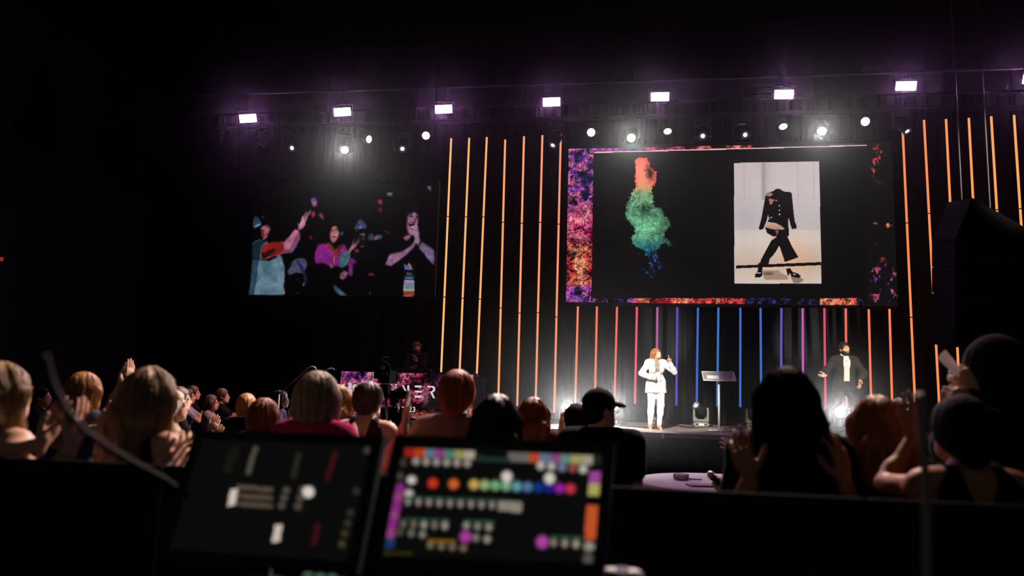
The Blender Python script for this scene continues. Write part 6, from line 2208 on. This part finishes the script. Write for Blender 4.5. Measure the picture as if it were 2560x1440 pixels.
def paint_right(r):
    def row(x0, y0, x1, y1, cols, w, h):
        for k, c in enumerate(cols):
            t = k / max(len(cols) - 1, 1)
            r.ell((x0 + (x1 - x0) * t, y0 + (y1 - y0) * t), w / 2, h / 2, c, soft=0.6)
    for k, c in enumerate([(.66, .15, .10), (.80, .28, .10), (.40, .50, .60), (.58, .28, .54), (.34, .54, .46), (.66, .62, .36), (.74, .68, .62)]):
        r.poly([(1012 + 25 * k, 1121 + k), (1037 + 25 * k, 1122 + k), (1036 + 25 * k, 1143 + k), (1011 + 25 * k, 1142 + k)], c)
    row(1040, 1153, 1168, 1158, [WARM] * 6, 20, 20)
    for k, c in enumerate([(.45, .42, .40), (.45, .44, .42), (.78, .32, .18), (.42, .50, .60), (.58, .32, .54), (.42, .58, .52), (.70, .66, .42), (.72, .68, .60)]):
        r.poly([(1270 + 26.5 * k, 1131 + k * .9), (1296.5 + 26.5 * k, 1132 + k * .9), (1295 + 26.5 * k, 1155 + k * .9), (1269 + 26.5 * k, 1154 + k * .9)], c)
    row(1352, 1164, 1458, 1173, [(.80, .76, .72), (.78, .74, .70), (.50, .52, .68), (.66, .30, .30), (.82, .79, .74)], 22, 22)
    r.line([(1190, 1146), (1275, 1150)], 12, (.14, .22, .18))
    row(1008, 1157, 1000, 1190, [(.26, .24, .20), (.30, .29, .24)], 18, 22)
    row(1029, 1200, 1022, 1234, [(.88, .86, .82), (.80, .78, .72)], 24, 22)
    r.ell((1082, 1208), 13, 13, (.88, .22, .12), soft=.4)
    r.ell((1134, 1210), 13, 13, (.90, .42, .16), soft=.4)
    cols = [(.86, .72, .38), (.64, .76, .50), (.48, .74, .50), (.50, .74, .58), (.42, .66, .70), (.36, .50, .68), (.06, .24, .56), (.14, .12, .60), (.66, .14, .70), (.86, .22, .32)]
    row(1185, 1211, 1426, 1222, cols, 26, 26)
    r.ell((1267, 1192), 14, 15, (.92, .88, .84), soft=.5)
    r.ell((1374, 1196), 14, 15, (.92, .88, .84), soft=.5)
    r.line([(1010, 1245), (1300, 1256)], 10, (.16, .26, .20))
    row(1020, 1254, 1230, 1263, [(.60, .56, .52)] * 9, 15, 20)
    r.poly([(1246, 1253), (1305, 1256), (1304, 1282), (1244, 1276)], (.58, .55, .50), tex=.25)
    r.line([(1010, 1298), (1125, 1302)], 8, (.14, .26, .19))
    row(1008, 1310, 1112, 1314, [(.42, .40, .36), (.44, .42, .38), (.62, .60, .54), (.48, .46, .42), (.66, .62, .56)], 17, 22)
    row(1000, 1330, 1056, 1336, [(.30, .32, .26), (.48, .46, .42), (.56, .54, .48)], 17, 20)
    r.line([(1160, 1302), (1236, 1306)], 9, (.16, .28, .21))
    row(1166, 1314, 1222, 1318, [(.60, .58, .52), (.56, .54, .48), (.62, .60, .54)], 18, 20)
    row(1190, 1344, 1218, 1348, [(.54, .52, .46), (.66, .62, .56)], 18, 20)
    r.ell((1164, 1342), 15, 16, (.72, .26, .66), soft=.5)
    r.line([(1070, 1351), (1140, 1354)], 8, (.55, .38, .10))
    row(1076, 1363, 1158, 1370, [(.50, .44, .36)] * 4, 18, 18)
    r.ell((1356, 1355), 16, 17, (.76, .30, .68), soft=.5)
    r.line([(1376, 1342), (1460, 1346)], 8, (.16, .28, .21))
    row(1384, 1356, 1440, 1360, [(.56, .52, .46), (.62, .58, .52), (.68, .64, .58)], 18, 22)
    for k in range(6):
        t = k / 5
        r.ell((1000 - 24 * t, 1222 + 112 * t), 13, 15, (.58 + .06 * (k % 2), .18 + .1 * (k % 2), .54), soft=.6)
    r.poly([(966, 1346), (988, 1348), (984, 1372), (960, 1370)], (.10, .24, .40))
    r.line([(960, 1382), (1030, 1384)], 10, (.20, .19, .06))
    r.poly([(1474, 1178), (1504, 1180), (1502, 1208), (1472, 1208)], (.66, .30, .64))
    r.poly([(1472, 1209), (1502, 1209), (1500, 1240), (1470, 1239)], (.74, .70, .40))
    r.poly([(1466, 1262), (1498, 1263), (1492, 1350), (1462, 1350)], (.84, .36, .18))
    r.ell((1473, 1366), 15, 12, (.66, .62, .58), soft=.6)
    r.ell((1470, 1398), 13, 18, (.38, .36, .32), soft=.7)
    r.ell((1497, 1150), 14, 12, (.16, .15, .14), soft=.8)


def paint_left(r):
    for (x, y, x2, y2), c, w in (((640, 1116, 619, 1186), (.34, .32, .26), 12), ((748, 1132, 733, 1194), (.17, .17, .13), 14), ((840, 1128, 817, 1200), (.27, .06, .09), 12), ((590, 1118, 566, 1180), (.10, .10, .07), 22), ((795, 1308, 783, 1362), (.26, .06, .09), 13)):
        r.line([(x, y), (x2, y2)], w, c)
    for y in (1219, 1240, 1260):
        r.line([(592, y - 2), (682, y + 6)], 12, (.36, .31, .26))
    for k in range(3):
        r.ell((716 - 6 * k, 1226 + 19 * k), 9, 9, (.34, .33, .28), soft=.6)
        r.ell((757 - 6 * k, 1224 + 21 * k), 10, 10, (.34, .30, .26), soft=.6)
    r.poly([(577, 1224), (594, 1222), (588, 1262), (568, 1266)], (.90, .84, .80))
    r.ell((771, 1230), 15, 15, (.95, .90, .86), soft=.4)
    r.poly([(688, 1312), (706, 1311), (699, 1354), (678, 1356)], (.88, .82, .78))
    r.ell((918, 1126), 8, 9, (.30, .29, .26), soft=.8)
    r.ell((891, 1228), 9, 9, (.22, .21, .18), soft=.8)
    for k in range(4):
        r.ell((876 - 7 * k, 1282 + 26 * k), 9, 9, (.22 + .03 * k, .21 + .02 * k, .19), soft=.8)


cl_ = monitor(UI_L, (2.0, 1.96, 1.86, 1.9), paint_left, 'left_touch_screen', '', 0.75)
cr_ = monitor(UI_R, (1.96, 1.88, 1.78, 1.86), paint_right, 'right_touch_screen', '', 0.72)
zt = 1.13
MB().bbox((-0.15, 1.62, zt / 2 + 0.42), (1.7, 0.70, zt - 0.9), 0.03).build('console_body', M_MATT, con)
MB().bbox((-0.15, 1.62, 0.39), (1.4, 0.66, 0.72), 0.02).build('console_stand', M_BLACK, con)
for k in range(15):
    x = -0.85 + k * 0.1
    MB().bbox((x, 1.45, zt + 0.016), (0.018, 0.03, 0.026), 0.004).build('fader_knob', M_GREYCASE, con)
for px, py, c in ((770, 1437, (.30, .42, .34)), (800, 1440, (.32, .38, .30)), (830, 1442, (.28, .36, .26))):
    p = atD(px, py, 1.72)
    MB().bbox(p, (0.02, 0.014, 0.008), 0.002).build('lit_button', emit('button_green', lin(c), 0.8), con)
p = atD(1556, 1424, 1.72)
MB().bbox(p, (0.03, 0.02, 0.012), 0.003).build('lit_button', emit('button_white', lin((.50, .44, .46)), 1.0), con)
# post that carries those lit buttons
MB().bbox((atD(800, 1450, 1.74)[0], atD(800, 1450, 1.74)[1] + 0.02, atD(800, 1446, 1.74)[2] - 0.055), (0.22, 0.05, 0.10), 0.01).build('button_strip', M_BLACKP, con)
pq = atD(1556, 1440, 1.74)
MB().bbox((pq[0], pq[1] + 0.02, pq[2] - 0.03), (0.10, 0.06, 0.08), 0.01).build('button_strip', M_BLACKP, con)
GN = pbr('gooseneck_grey', hx('262520'), 0.8, spec=0.1)
g1 = [atD(px, py, d) for px, py, d in ((112, 890, 1.30), (118, 920, 1.31), (130, 960, 1.34), (160, 1020, 1.40), (205, 1072, 1.48), (270, 1120, 1.58), (340, 1160, 1.68), (412, 1198, 1.80), (470, 1240, 1.88))]
MB().tube(g1, 0.007, 8).build('gooseneck_lamp', GN, con, True)
g2 = [atD(px, py, d) for px, py, d in ((2296, 985, 1.5), (2302, 1010, 1.5), (2306, 1080, 1.52), (2312, 1160, 1.55), (2316, 1260, 1.6), (2318, 1500, 1.6))]
gl = thing('gooseneck_light', 'grey upright gooseneck light blurred in front of the bare armed woman', 'lamp', (g2[-1][0], g2[-1][1], 0))
MB().tube(g2 + [np.array([g2[-1][0], g2[-1][1], 0.03])], 0.0095, 8).build('neck', pbr('gooseneck_light_grey', hx('7a766c'), 0.6), gl, True)
MB().lathe((g2[-1][0], g2[-1][1], 0), (0, 0, 1), [(0.12, 0), (0.12, 0.02), (0.02, 0.04)], 16).build('base', M_BLACK, gl, True)

# ------------------------------------------------------------------ thin haze over the stage
hz = MB().box((-0.5, 15.5, 4.72), (20.0, 7.4, 9.4)).build('haze', bpy.data.materials.new('stage_haze'))
hm = hz.data.materials[0]
hm.use_nodes = True
nt = hm.node_tree
nt.nodes.clear()
vs = nt.nodes.new('ShaderNodeVolumeScatter')
vs.inputs['Color'].default_value = (1, 1, 1, 1)
vs.inputs['Density'].default_value = 0.0028
vs.inputs['Anisotropy'].default_value = 0.78
ou = nt.nodes.new('ShaderNodeOutputMaterial')
nt.links.new(vs.outputs[0], ou.inputs['Volume'])
tag(hz, 'thin haze hanging over the stage and its lights', 'haze', None, 'stuff')
